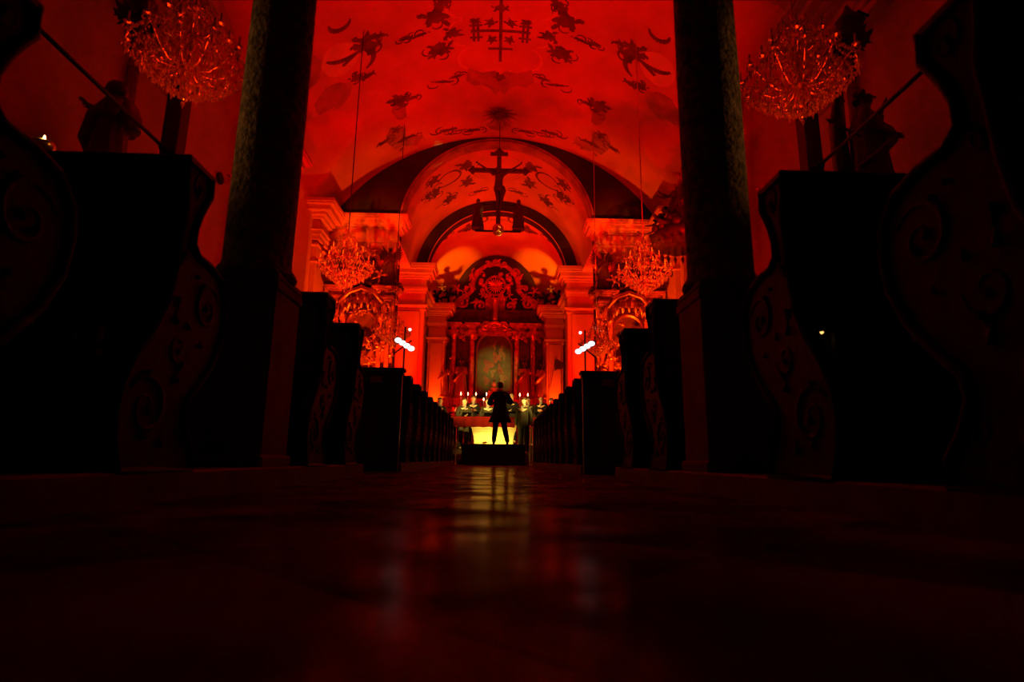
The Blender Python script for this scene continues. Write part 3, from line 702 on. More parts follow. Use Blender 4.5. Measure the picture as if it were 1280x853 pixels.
# choir risers, altar table
st_ = struct('floor_predella', MB().box(-2.6, 2.9, 18.95, 20.3, .28, .45).box(-2.6, 2.9, 20.3, 21.3, .28, .65), 'darkmarble', 'steps the choir stands on')
al = thing('altar_table', 'pale flared stone altar table draped with red cloth before the choir', 'altar', (0, 18.25, .30))
m = MB(); n = 8
pr = [(.58, 0), (.60, .2), (.64, .4), (.70, .55), (.80, .68), (.86, .72)]
for i in range(len(pr)-1):
    (a, z0), (b, z1) = pr[i], pr[i+1]
    m.box(-a, a, .1, .7, z0, z1, b-a, (b-a)*.4)
ob('pedestal', m, 'limestone', al, .004)
m = MB()
for z in (.12, .24, .36, .47, .57): m.box(-.62-.2*max(0, z-.35), .62+.2*max(0, z-.35), .07, .12, z, z+.03)
ob('moulding', m, 'limestone', al)
ob('tabletop', MB().box(-1.5, 1.5, -.05, .85, .72, .80), 'limestone', al, .01)
clm = MB(); nn = 60; vs = []
for i in range(nn+1):
    x = -1.54+3.08*i/nn; f = .012*math.sin(i*1.1)+.008*math.sin(i*2.7)
    vs += [(x, .86, .812), (x, -.06, .812), (x, -.075+f, .78), (x, -.085+f*1.6, .585+.006*math.sin(i))]
fs = [(i*4+q, i*4+q+1, (i+1)*4+q+1, (i+1)*4+q) for i in range(nn) for q in range(3)]
o = ob('altar_cloth', clm.add(vs, fs, True), 'redcloth'); o.location = al.location; al.scale = (1, 1, 1.45); o.scale = (1, 1, 1.45)
sd = o.modifiers.new('thick', 'SOLIDIFY'); sd.thickness = .006
tag(o, 'red cloth hanging over the front of the altar table', 'cloth')

choir = [((.93, 18.0, .30), POSE_DOWN, 'suit', 'hair', 'singer in grey suit with arms down, in front of the altar on the right', 0),
 ((-1.88, 19.75, .45), POSE_BOOK, 'cloth', 'hair', 'dark haired singer at the left end of the front row', 0),
 ((-1.03, 19.75, .45), POSE_BOOK, 'suit', 'hair', 'singer in grey holding an open folder behind left of the altar', 1),
 ((-.22, 19.75, .45), POSE_CLASP, 'suit', 'hair', 'singer in grey with folder, just left of the conductor', 1),
 ((-1.53, 21.9, .45), POSE_DOWN, 'cloth', 'hair', 'small figure in black standing behind the left singers', 0),
 ((-.77, 20.75, .65), POSE_CLASP, 'cloth', 'hair', 'tall singer in black with clasped hands in the left back row', 0),
 ((.62, 20.75, .72), POSE_BOOK, 'cloth', 'greyhair', 'tall singer with black folder just right of the conductor', 1),
 ((1.24, 20.75, .62), POSE_DOWN, 'suit', 'hair', 'back row singer behind the grey suited man on the right', 0),
 ((1.69, 20.5, .65), POSE_CLASP, 'cloth', 'greyhair', 'bald singer in black with hands clasped on the right', 0),
 ((2.1, 21.05, .63), POSE_DOWN, 'cloth', 'hair', 'singer in black at the right end of the back row', 0),
 ((-2.3, 20.75, .55), POSE_DOWN, 'cloth', 'greyhair', 'grey haired singer at the far left, half hidden by pews', 0)]
for i, (loc, ps, su, ha, lab, fold) in enumerate(choir):
    rz = -math.atan2(loc[0]-.1, loc[1]-16.4)*.9
    person(lab, loc, rz, ps, su, ha, False, .035, 'choir singers', True, i == 8, 1.0 if i != 4 else .97)
    if fold:
        w = Vector((0, -.36, 1.19)); q = Matrix.Rotation(rz, 4, 'Z') @ w
        f = thing('music_folder', ['', '', 'black music folder held by singer left of the altar', 'black music folder held by the singer beside the conductor', '', '', 'black music folder held by the tall singer right of conductor'][i], 'folder', (loc[0]+q.x, loc[1]+q.y, loc[2]+q.z), rz)
        f.rotation_euler = (-.6, 0, rz)
        m = MB(); m.box(-.16, 0, -.11, .11, -.008, 0).box(0, .16, -.11, .11, -.008, 0); ob('cover', m, 'shoe', f)
        ob('pages', MB().box(-.15, -.01, -.10, .10, 0, .006).box(.01, .15, -.10, .10, 0, .006), 'paper', f)

# brass rail posts right of the podium
for k, (x, y) in enumerate(((1.02, 16.15), (1.10, 16.3), (1.2, 16.5), (1.32, 16.75), (-1.04, 16.2))):
    t = thing('brass_rail_post', ['slender brass post nearest the podium on its right', 'slender brass post, second right of the podium', 'slender brass post, third right of the podium', 'slender brass post, fourth right of the podium', 'slender brass post on the left of the podium'][k], 'post', (x, y, 0), 0, 'brass rail posts')
    ob('shaft', MB().lathe([(.035, 0), (.03, .03), (.010, .06), (.010, .5), (.016, .52), (.010, .55), (.010, 1.02)], 10), 'brass', t)
    ob('finial', MB().ball((0, 0, 1.05), .03, 10, 8), 'brass', t)

# ------------------------------------------------------------------ statues
def robe(mb, h=1.35, r0=.34, r1=.17, k=9, seed=0, z0=0):
    rnd = random.Random(seed); p = rnd.random()*6
    mb.lathe([(r0*.95, z0), (r0, z0+.03), (r0*.86, z0+h*.3), (r0*.75, z0+h*.55), (r1*1.2, z0+h*.72), (r1*1.25, z0+h*.85), (r1*.8, z0+h*.97), (.05, z0+h)], 36, (0, 0, 0),
             lambda a, z: 1+(.13*math.sin(k*a+p+z*2.0)+.06*math.sin(2*k*a+z*4))*max(0, 1-(z-z0)/h*.8), 1, .8)
def statue(name, label, loc, rz, h, pose='staff', m1='figure', m2='figure', seed=0, wings=False, halo=False, hood=False, group=None):
    t = thing(name, label, 'statue', loc, rz, group); s = h/1.75
    ps = dict(staff=dict(elr=(.3, -.05, 1.2), wrr=(.36, -.28, 1.35), ell=(-.26, -.02, 1.15), wrl=(-.08, -.25, 1.2)),
              raise_=dict(elr=(.34, -.1, 1.45), wrr=(.45, -.2, 1.72), ell=(-.28, -.02, 1.15), wrl=(-.2, -.25, 1.0)),
              pray=dict(elr=(.24, -.03, 1.15), wrr=(.04, -.26, 1.3), ell=(-.24, -.03, 1.15), wrl=(-.04, -.26, 1.3)))[pose]
    k = skeleton(dict(legs, **ps), .03); b = to_mb(skin_mesh('body', k.V, k.E, k.R, 0, 1))
    b.tube([(0, -.115, 1.675), (0, -.142, 1.635), (0, -.13, 1.625)], [.008, .017, .008], 6)
    bo = ob('body', b, m2, t)
    r = MB(); robe(r, 1.46, .34, .2, 8, seed)
    for q in 'rl':
        r.tube([k.V[k.n['sh'+q]], k.V[k.n['ua'+q]], k.V[k.n['el'+q]], k.V[k.n['fa'+q]]], [.09, .085, .085, .07], 10)
    # mantle draped diagonally
    r.tube([(.2, -.06, 1.42), (.1, -.22, 1.15), (-.15, -.26, .9), (-.3, -.15, .72), (-.28, .1, .6)], [.06, .09, .1, .09, .05], 10, .6)
    ob('robe', r, m1, t)
    m = MB()
    if hood: m.ball((0, .0, 1.67), .125, 14, 10, 1, 1.1, 1.15); m.lathe([(.26, 1.1), (.25, 1.3), (.2, 1.45), (.12, 1.55)], 20, (0, .07, 0), lambda a, z: 1+.08*math.sin(6*a))
    else:
        for i in range(14):
            a = i*2.4; m.ball((.07*math.cos(a), .02+.07*math.sin(a), 1.68+.05*math.sin(i*1.7)), .038, 6, 5)
    ob('hood' if hood else 'hair', m, m1, t)
    if wings:
        for q in (-1, 1):
            m = MB()
            for i in range(7):
                a = .15+i*.2; leaf(m, (q*.08, .12, 1.35), (q*math.sin(a+.3), .25, math.cos(a+.3)-.15), .75-.05*i, .07, .02, (0, -1, 0))
            ob('wing', m, m1, t)
    if halo:
        m = MB()
        for i in range(16):
            a = 2*PI*i/16; leaf(m, (0, .08, 1.67), (math.cos(a), 0, math.sin(a)), .2+.07*(i % 2), .022, .006)
        ob('halo', m, m1, t)
    if pose == 'staff': ob('staff', MB().tube([(.38, -.34, .1), (.37, -.33, 2.0)], .014, 6).ball((.37, -.33, 2.02), .05, 8, 6), m1, t)
    ob('base', MB().lathe([(.36, -.1), (.38, -.08), (.34, -.02), (.33, .01)], 8), m1, t)
    t.scale = (s, s, s); return t
statue('robed_statue', 'dark hooded cloaked statue on a console above the left pews', (-5.3, 7.25, 3.45), -.9, 1.75, 'pray', hood=True, seed=1)
st = statue('robed_statue', 'dark statue with tousled hair and arrow above the right pews', (5.2, 7.15, 3.45), .9, 1.9, 'raise_', seed=2)
ob('arrow', MB().tube([(-.451, .347, 1.243), (-.2, .06, 1.05)], .014, 6).tube([(-.49, .39, 1.27), (-.44, .335, 1.235)], [.003, .03], 6).ball((-.27, .13, 1.10), .03, 8, 6), 'figure', st)
m = MB().tube([(.1, .3, 0), (.12, .33, 1.4), (.05, .25, 1.95), (-.02, .2, 1.7)], [.32, .3, .12, .02], 10, .35)
ob('mantle', m, 'figure', st)
for s, nm in ((-1, 'left'), (1, 'right')):
    t = thing('wall_console', f'carved console bracket carrying the statue on the {nm} wall', 'bracket', (s*5.9, 7.2, 3.2))
    ob('shelf', MB().box(*sorted((0, -s*1.0)), -.42, .42, .0, .12), 'pedestal', t, .02)
    m = MB().prism([(0, 0), (-s*.9, 0), (-s*.7, -.25), (-s*.35, -.45), (-s*.15, -.9), (0, -1.0)], 'y', -.22, .22); ob('bracket', m, 'pedestal', t, .02)
    # hanging carved canopy ornament over each statue
    t = thing('carved_canopy', f'dark carved canopy ornament above the statue on the {nm} wall', 'ornament', (s*5.35, 7.45, 6.2)); t.scale = (.6, .6, .8)
    m = MB().lathe([(.04, -.35), (.07, -.25), (.03, -.1), (.08, .0), (.22, .25), (.34, .42), (.3, .62), (.38, .7), (.12, .95), (.04, 1.1)], 10, (0, 0, 0), lambda a, z: 1+.15*math.sin(5*a))
    ob('boss', m, 'figure', t)
    m = MB()
    for i in range(9): a = i*.7; leaf(m, (.15*math.cos(a), .15*math.sin(a), .2), (math.cos(a), math.sin(a), .6), .42, .1, .02)
    for i in range(9): a = i*.7+.3; leaf(m, (.12*math.cos(a), .12*math.sin(a), .5), (math.cos(a), math.sin(a), -.9), .45, .09, .02)
    stuff(ob('foliage', m, 'figure', t))
    ob('bracket', MB().tube([(0, 0, .8), (s*.3, 0, 1.0), (s*.55, 0, .9)], .03, 8), 'iron', t)
# apostle sconces on the walls
for s, nm in ((-1, 'left'), (1, 'right')):
    for y, z, q, xw in ((11.6, 6.3, 'arched bay', 6.28), (17.15, 6.2, 'far pier', 5.72)):
        t = thing('wall_sconce', f'small dark candle sconce on the {nm} wall at the {q}', 'sconce', (s*xw, y+.5, z), 0, 'apostle candle sconces')
        ob('backplate', MB().tube([(0, 0, 0), (-s*.03, 0, 0)], .14, 14), 'iron', t)
        ob('arm', MB().tube([(0, 0, 0), (-s*.15, 0, -.1), (-s*.25, 0, -.03), (-s*.25, 0, .05)], .018, 6), 'brass', t)
        ob('drip_pan', MB().lathe([(.02, .03), (.07, .06), (.075, .075), (.03, .06)], 12, (-s*.25, 0, 0)), 'brass', t)
        ob('candle', MB().tube([(-s*.25, 0, .06), (-s*.25, 0, .28)], .018, 8), 'candle', t)

# ------------------------------------------------------------------ crystal chandeliers
def chandelier():
    t = thing('crystal_chandelier', 'x', 'chandelier', (0, 0, 0), 0, 'crystal chandeliers')
    m = MB().lathe([(.012, .12), (.04, .16), (.07, .22), (.05, .3), (.02, .34), (.03, .42), (.08, .46), (.03, .5), (.015, .6), (.05, .68), (.03, .78), (.015, .85), (.04, .9), (.015, 1.0), (.012, 1.3), (.03, 1.36), (.01, 1.45)], 12)
    ob('stem', m, 'gild', t)
    arms = []
    lower = MB().tube([(.04, 0, .46), (.14, 0, .36), (.28, 0, .34), (.42, 0, .42), (.52, 0, .53), (.58, 0, .56), (.61, 0, .6)], [.012, .011, .010, .010, .009, .009, .008], 6)
    scroll(lower, (.33, 0, .44), .06, 1.2, .008, -1.5, 1); lm = lower.mesh('arm', M['gild'])
    upper = MB().tube([(.03, 0, .88), (.1, 0, .8), (.2, 0, .78), (.3, 0, .86), (.36, 0, .92)], .008, 6).mesh('arm', M['gild'])
    crown = MB().tube([(.02, 0, 1.12), (.1, 0, 1.12), (.16, 0, 1.2), (.13, 0, 1.28), (.07, 0, 1.26)], .008, 6).mesh('arm', M['gild'])
    cup = MB().lathe([(.008, -.02), (.04, .0), (.045, .012), (.014, .012), (.016, .04)], 10).mesh('drip_pan', M['gild'])
    can = MB().tube([(0, 0, .03), (0, 0, .14)], .011, 8).mesh('candle', M['candle'])
    pend = MB().octa((0, 0, 0), .026, .13).octa((0, 0, .09), .013, .03).mesh('crystal_pendant', M['crystal'])
    def pl(me, name, x, y, z, a=0): o = bpy.data.objects.new(name, me); COL.objects.link(o); o.parent = t; o.location = (x, y, z); o.rotation_euler = (0, 0, a); return o
    st = MB(); rnd = random.Random(5)
    def strand(p, q, sag, n, r=.013):
        for i in range(1, n):
            u = i/n; st.octa((p[0]+(q[0]-p[0])*u, p[1]+(q[1]-p[1])*u, p[2]+(q[2]-p[2])*u-sag*4*u*(1-u)), r*(1+.4*rnd.random()), .045)
    tips = []
    for i in range(12):
        a = 2*PI*i/12; c, s_ = math.cos(a), math.sin(a); pl(lm, 'arm', 0, 0, 0, a)
        pl(cup, 'drip_pan', .61*c, .61*s_, .6, a); pl(can, 'candle', .61*c, .61*s_, .6)
        pl(pend, 'crystal_pendant', .61*c, .61*s_, .49, a); pl(pend, 'crystal_pendant', .42*c, .42*s_, .33, a+.3)
        for k in range(6): b = k*PI/3; st.octa((.61*c+.04*math.cos(b), .61*s_+.04*math.sin(b), .555), .011, .06)
        tips.append((.61*c, .61*s_, .6))
    for i in range(12):
        strand(tips[i], tips[(i+1) % 12], .09, 7)
        a = 2*PI*(i+.5)/12; strand((.16*math.cos(a), .16*math.sin(a), 1.2), (.36*math.cos(a), .36*math.sin(a), .86), .04, 9)
        strand((.36*math.cos(a), .36*math.sin(a), .86), (.58*math.cos(a), .58*math.sin(a), .56), .06, 9)
        for k in range(4): st.octa(((.2+.09*k)*math.cos(a), (.2+.09*k)*math.sin(a), .3+.03*k+.02*rnd.random()), .016, .1)
        strand((.5*math.cos(a), .5*math.sin(a), .5), (.08*math.cos(a), .08*math.sin(a), .14), .10, 9, .016)
    for i in range(8):
        a = 2*PI*i/8+.2; c, s_ = math.cos(a), math.sin(a); pl(upper, 'arm', 0, 0, 0, a); pl(cup, 'drip_pan', .36*c, .36*s_, .92, a)
        pl(can, 'candle', .36*c, .36*s_, .92); pl(pend, 'crystal_pendant', .36*c, .36*s_, .80, a); pl(crown, 'arm', 0, 0, 0, a); pl(pend, 'crystal_pendant', .13*c, .13*s_, 1.1, a)
        pl(pend, 'crystal_pendant', .17*c, .17*s_, .12, a)
    for ring, (rr, zz, nn_) in enumerate(((.08, .08, 10), (.16, .13, 18), (.25, .19, 26), (.34, .25, 34), (.43, .32, 42), (.52, .40, 50), (.60, .50, 56))):
        for q in range(nn_):
            a = 2*PI*q/nn_+ring; st.octa((rr*math.cos(a), rr*math.sin(a), zz+.03*rnd.random()), .015+.006*rnd.random(), .085)
    for q in range(60):
        a = rnd.random()*2*PI; z = .55+.75*rnd.random(); r = .1+.42*(1.3-z)*rnd.random()+.05; st.octa((r*math.cos(a), r*math.sin(a), z), .017, .08)
    st.ball((0, 0, .05), .045, 10, 8); st.octa((0, 0, -.03), .025, .1)
    o = ob('crystal_beads', st, 'crystal', t); o['kind'] = 'stuff'
    return t
ch0 = chandelier()
first = True
for y, zb, dn in ((5.75, 3.98, 'near'), (12.7, 3.92, 'middle'), (17.1, 3.45, 'far')):
    for s, nm in ((-1, 'left'), (1, 'right')):
        c = ch0 if first else dup(ch0); first = False
        xq = 3.12 if dn == 'far' else 3.47; q_ = .85 if dn == 'far' else 1; c.scale = (q_, q_, q_); c.location = (s*xq, y, zb); c.rotation_euler = (0, 0, random.random())
        c['label'] = f'crystal chandelier with red and gold glitter, {dn} one on the {nm} side'
        x = s*xq; zb = zb-1.44+1.44*q_; zt = ZC+math.sqrt(RV*RV-x*x)-.02
        k = thing('chandelier_cable', f'thin cable from the vault holding the {dn} {nm} chandelier', 'cable', (x, y, zb+1.44), 0, 'chandelier cables')
        ob('cable', MB().tube([(0, 0, 0), (0, 0, zt-zb-1.44)], .012, 6), 'brass' if s > 0 else 'iron', k)

# ------------------------------------------------------------------ crucifix group hung below the chancel arch
cx = thing('hanging_crucifix', 'large dark crucifix hung high on the axis before the chancel arch', 'crucifix', (.02, 17.9, 7.62))
m = MB().box(-.075, .075, .02, .12, .1, 2.85).box(-.85, .85, .01, .11, 2.13, 2.27)
ob('cross', m, 'figure', cx, .01)
m = MB()
for x, z in ((-.9, 2.2), (.9, 2.2), (0, 2.9)): m.ball((x, .06, z), .12, 8, 6, 1, .4, 1); [m.ball((x+.1*math.cos(q), .06, z+.1*math.sin(q)), .06, 6, 5, 1, .5, 1) for q in (0, 1.57, 3.14, 4.71)]
ob('trefoil', m, 'figure', cx)
ob('title_board', MB().box(-.3, .3, -.02, .02, 2.72, 2.86), 'figure', cx, .01)
ob('cross_beam', MB().tube([(-.75, .06, 0), (.75, .06, 0)], .035, 8).tube([(-.65, .06, .95), (.65, .06, .95)], .022, 6), 'iron', cx)
for x in (-.3, .3): pass
def corpus():
    k = Skel(); k.a('pelvis', (.02, 0, .95), (.13, .09)); k.a('waist', (0, -.03, 1.12), (.11, .09), 'pelvis'); k.a('chest', (0, -.04, 1.32), (.15, .10), 'waist')
    k.a('neck', (0, -.04, 1.48), .05, 'chest'); k.a('jaw', (-.03, -.09, 1.52), .06, 'neck'); k.a('face', (-.05, -.1, 1.58), .078, 'jaw'); k.a('crown', (-.06, -.09, 1.64), .07, 'face')
    for s, q in ((1, 'r'), (-1, 'l')):
        k.a('sh'+q, (s*.17, -.03, 1.42), .058, 'chest'); k.a('el'+q, (s*.4, -.02, 1.6), .042, 'sh'+q); k.a('wr'+q, (s*.63, 0, 1.78), .028, 'el'+q); hand(k, (s*.63, 0, 1.78), 'wr'+q, (s*.7, 0, .6), (0, .2, 1), .8)
        k.a('hip'+q, (s*.08, 0, .87), .085, 'pelvis'); k.a('kn'+q, (s*.07+.04, -.12, .5), .055, 'hip'+q); k.a('an'+q, (s*.035, 0, .12), .036, 'kn'+q); k.a('to'+q, (s*.03, -.08, 0), .03, 'an'+q)
    return to_mb(skin_mesh('corpus', k.V, k.E, k.R, 0, 1))
c = ob('corpus', corpus(), 'figure', cx); c.location = (0, -.05, .58)
c.scale = (1.05, 1, 1)
cl = ob('loincloth', MB().lathe([(.15, .8), (.165, .9), (.15, 1.0), (.13, 1.02)], 14, (0, -.02, 0), lambda a, z: 1+.08*math.sin(5*a), 1, .75).tube([(.14, -.05, .95), (.2, -.08, .8), (.17, -.05, .6)], [.05, .04, .01], 6), 'figure', c)
md = ob('medallion', MB().lathe([(.001, -.04), (.14, -.04), (.18, -.02), (.185, 0), (.14, .03), (.001, .03)], 24), 'gild', cx); md.rotation_euler = (PI/2, 0, 0); md.scale = (1, 1.25, 1); md.location = (0, -.06, .0)
o = ob('medallion_relief', MB().ball((0, 0, .05), .06, 8, 6).tube([(-.1, -.08, .05), (0, -.02, .06), (.1, -.08, .05)], .02, 6).tube([(-.09, .06, .05), (0, .1, .05), (.09, .06, .05)], .015, 6), 'gild', md)
k = thing('crucifix_cable', 'thin cable holding the crucifix from the vault', 'cable', (.02, 17.95, 10.5)); ob('cable', MB().tube([(0, 0, 0), (0, 0, 1.15)], .012, 6), 'iron', k)
for s, nm in ((-1, 'left'), (1, 'right')):
    statue('mourning_figure', f'dark robed figure standing on the crucifix beam, {nm} of the cross', (.02+s*.68, 17.93, 7.72), s*-.3, 1.0, 'pray', seed=4+s, hood=True)

# ------------------------------------------------------------------ stage lights
for s, nm in ((-1, 'left'), (1, 'right')):
    t = thing('floodlight_stand', f'stage floodlights on a tall stand at the {nm} of the choir', 'stage light', (s*2.62, 16.3, 0))
    ob('pole', MB().tube([(0, 0, 0), (0, 0, 3.9)], .025, 8), 'iron', t)
    for a in (.5, 2.6, 4.7): ob('leg', MB().tube([(0, 0, .5), (.35*math.cos(a), .35*math.sin(a), .02)], .016, 6), 'iron', t)
    hs = MB(); le = MB(); ang = R_(32)
    for k in range(4):
        u = (k-1.5)*.15; cxk, czk = -s*(-.13)+(-s)*(-.02)+s*(-.0)+(-s)*u*math.cos(ang)*-1, 3.38-u*math.sin(ang)
        cxk = -s*u*math.cos(ang)*1.0
        ax = Vector((-s*.45, -.8, -.35)).normalized(); p = Vector((cxk, -.05, czk))
        hs.tube([p-ax*.14, p, p+ax*.03], [.05, .085, .09], 12, 1.2); le.tube([p+ax*.028, p+ax*.036], [.078, .078], 12, 1.35)
    ob('housing', hs, 'iron', t); ob('lens', le, 'lamp', t)
    ob('bracket', MB().tube([(s*.3, 0, 3.1), (-s*.2, 0, 3.5)], .02, 6), 'iron', t)
    ob('small_lamp', MB().tube([(-s*.12, -.02, 3.83), (-s*.15, -.1, 3.8)], [.03, .045], 10), 'lamp', t)
    spot('warm_floodlight', (s*2.5, 16.45, 3.3), (-s*.1, 19.6, 1.45), 1600, 46, WARM, .7, .08)
for s in (-1, 1): spot('painting_light', (s*2.55, 16.5, 3.95), (0, 28.0, 4.5), 1500, 13, WARM, 1.0, .04)
spot('crucifix_light', (2.5, 16.5, 3.95), (0, 17.8, 7.62), 700, 6, WARM, .5, .03)  # added narrow spot that warms the gilded medallion
t = thing('floor_floodlight', 'small floodlight on the floor behind the podium', 'stage light', (0, 17.25, .3))
ob('housing', MB().box(-.2, .2, -.06, .06, 0, .12), 'iron', t, .01); ob('lens', MB().box(-.17, .17, .06, .065, .02, .1), 'warmlamp', t)
spot('floor_floodlight_beam', (0, 17.34, .38), (0, 18.4, .85), 150, 115, (1, .70, .09), .9, .05)

# ------------------------------------------------------------------ altars
def col_part(t, x, y, z0, z1, r, m='redmarble'):
    h = z1-z0
    c = ob('column', MB().lathe([(r*1.3, 0), (r*1.35, .05*r*10), (r*1.1, r), (r, r*1.4), (r*1.02, h*.4), (r*.88, h-r*2.2), (r*.95, h-r*2.1)], 16, (x, y, z0)), m, t)
    k = MB().lathe([(r*.9, h-r*2.2), (r*1.0, h-r*1.6), (r*1.25, h-r*.6), (r*1.5, h-r*.25), (r*1.5, h)], 12, (x, y, z0), lambda a, z: 1+.08*math.sin(6*a))
    for i in range(8):
        a = 2*PI*i/8; leaf(k, (x+r*.8*math.cos(a), y+r*.8*math.sin(a), z1-r*2.2), (math.cos(a)*.35, math.sin(a)*.35, 1), r*1.6, r*.35, r*.12, (math.cos(a), math.sin(a), 0))
    k.box(x-r*1.6, x+r*1.6, y-r*1.6, y+r*1.6, z1-r*.25, z1)
    ob('capital', k, 'gild', c)
    ob('base', MB().box(x-r*1.5, x+r*1.5, y-r*1.5, y+r*1.5, z0-r*.4, z0+.02), m, c, .01)
def ent(mb, x0, x1, y0, y1, z, sc=1):
    for h, pr in ((.08, .02), (.08, .05), (.14, .0), (.05, .08), (.06, .15), (.05, .19)):
        mb.box(x0-pr*sc, x1+pr*sc, y0-pr*sc, y1, z, z+h*sc); z += h*sc
    return z
def arch_poly(hw, z0, zs, n=16, inner=0):
    return [(-hw, z0), (hw, z0), (hw, zs)]+[(hw*math.cos(PI*i/n), zs+hw*math.sin(PI*i/n)) for i in range(1, n)]+[(-hw, zs)]
def arch_frame(mb, hw, z0, zs, wd, y, dep, n=20):
    pts = [(-hw, z0), (-hw, zs)]+[(-hw*math.cos(PI*i/n), zs+hw*math.sin(PI*i/n)) for i in range(1, n)]+[(hw, zs), (hw, z0)]
    vs = []
    for i, (x, z) in enumerate(pts):
        k = wd/hw; ox = x*(1+k); oz = z if z <= zs else zs+(z-zs)*(1+k)
        vs += [(x, y, z), (x, y-dep*.6, z), (x*(1+k*.5), y-dep, (z+oz)/2), (ox, y-dep*.7, oz), (ox, y, oz)]
    fs = [(i*5+q, i*5+(q+1) % 5, (i+1)*5+(q+1) % 5, (i+1)*5+q) for i in range(len(pts)-1) for q in range(5)]
    return mb.add(vs, fs)
def foliage(mb, pts, size, seed, y=0):
    rnd = random.Random(seed)
    for (x, z) in pts:
        scroll(mb, (x, y-.02, z), size*(.7+.5*rnd.random()), 1.2, size*.36, rnd.random()*6.28, rnd.choice((-1, 1)), 'xz', 1)
        for q in range(2):
            a = rnd.random()*6.28; leaf(mb, (x, y, z), (math.cos(a), -.2, math.sin(a)), size*(1.2+rnd.random()), size*.35, size*.12)

A = thing('high_altar', 'baroque red marble high altar with gilded carving and arched painting', 'altar', (-.06, 28.0, .75))
ob('altar_block', MB().box(-1.35, 1.35, -1.0, .1, 0, 1.05, .05, .03).box(-1.5, 1.5, -1.1, .1, 1.05, 1.15), 'redmarble', A, .01)
m = MB().box(-2.7, 2.7, -.35, .5, 0, 1.75).box(-2.8, 2.8, -.42, .5, 1.75, 1.86).box(-2.75, 2.75, -.4, .5, 2.16, 2.28)
for x in (-2.45, -1.62, 1.55, 2.4): m.box(x-.32, x+.32, -.62, .3, 1.86, 2.2).box(x-.36, x+.36, -.66, .3, 2.2, 2.3)
m.box(-2.7, 2.7, -.3, .5, 1.86, 2.2)
ob('predella', m, 'redmarble', A, .01)
m = MB().box(-2.75, 2.75, .1, .5, 2.3, 5.6); ob('back_panel', m, 'darkmarble', A)
for x in (-1.6, 1.47): ob('niche_panel', MB().prism([(x-.24, 2.4), (x+.24, 2.4), (x+.24, 4.9)]+[(x+.24*math.cos(PI*i/8), 4.9+.24*math.sin(PI*i/8)) for i in range(1, 8)]+[(x-.24, 4.9)], 'y', .02, .12), 'niche', A)
for x in (-2.0, -1.1, 1.1, 1.9): col_part(A, x, -.25, 2.35, 5.45, .12)
for x in (-2.6, 2.5): col_part(A, x, -.02, 2.35, 5.45, .09)
# entablature broken over the columns
m = MB(); ent(m, -2.75, 2.65, -.1, .5, 5.45, 1.2)
for x in (-2.0, -1.1, 1.1, 1.9): ent(m, x-.16, x+.16, -.42, .4, 5.45, 1.2)
ob('entablature', m, 'redmarble', A, .006)
# arched painting and frame
ob('painting', MB().prism(arch_poly(.83, 2.55, 4.75), 'y', -.02, .1), 'canvas_g', A)
m = MB(); arch_frame(m, .83, 2.5, 4.75, .11, .0, .16); ob('picture_frame', m, 'gild', A)
def fig(cx, cz, h, seed, y=-.025):
    # loose painted draped figure outline, flat on the canvas
    rnd = random.Random(seed); pts = []
    for i in range(16):
        a = 2*PI*i/16; q = 1+.35*math.sin(3*a+seed)+.25*math.sin(5*a+2*seed)+.2*rnd.random(); pts.append((cx+h*.27*math.cos(a)*q+.12*h*math.sin(a+seed), cz+h*.45*math.sin(a)*q))
    return pts
for (x, z, h, sd) in ((-.3, 3.95, .6, 1), (.1, 4.35, .5, 2), (.3, 3.75, .45, 3), (-.35, 3.2, .4, 8)): ob('painted_figure', MB().prism(fig(x, z, h, sd), 'y', -.026, -.018), 'canvas_r', A)
for (x, z, h, sd) in ((.38, 4.6, .7, 4), (0, 4.95, .4, 5), (-.05, 3.6, .4, 6), (.45, 3.3, .5, 7)): ob('painted_figure', MB().prism(fig(x, z, h, sd), 'y', -.024, -.018), 'canvas_l', A)
# gable over the painting
m = MB()
scroll(m, (-.45, -.3, 5.85), .3, 1.2, .07, 0, 1, 'xz', 1); scroll(m, (.45, -.3, 5.85), .3, 1.2, .07, PI, -1, 'xz', 1)
m.tube([(-.85, -.25, 5.5), (-.55, -.3, 5.9), (0, -.32, 6.1), (.55, -.3, 5.9), (.85, -.25, 5.5)], [.05, .08, .1, .08, .05], 8)
foliage(m, [(-.95, 5.3), (-.7, 5.65), (.7, 5.65), (.95, 5.3), (0, 5.85), (-.3, 5.95), (.3, 5.95)], .12, 11, -.35)
stuff(ob('gable', m, 'gild', A))
m = MB()
for x in (-2.3, -1.55, 1.5, 2.2): foliage(m, [(x+dx, z) for dx, z in ((-.15, 5.35), (.15, 5.5), (0, 5.2), (0, 5.6))], .11, int(x*10), -.3)
for x in (-2.85, 2.75): foliage(m, [(x, z) for z in (5.0, 4.6, 4.2)], .1, int(x*7), .0)
stuff(ob('foliage', m, 'gildfig', A))
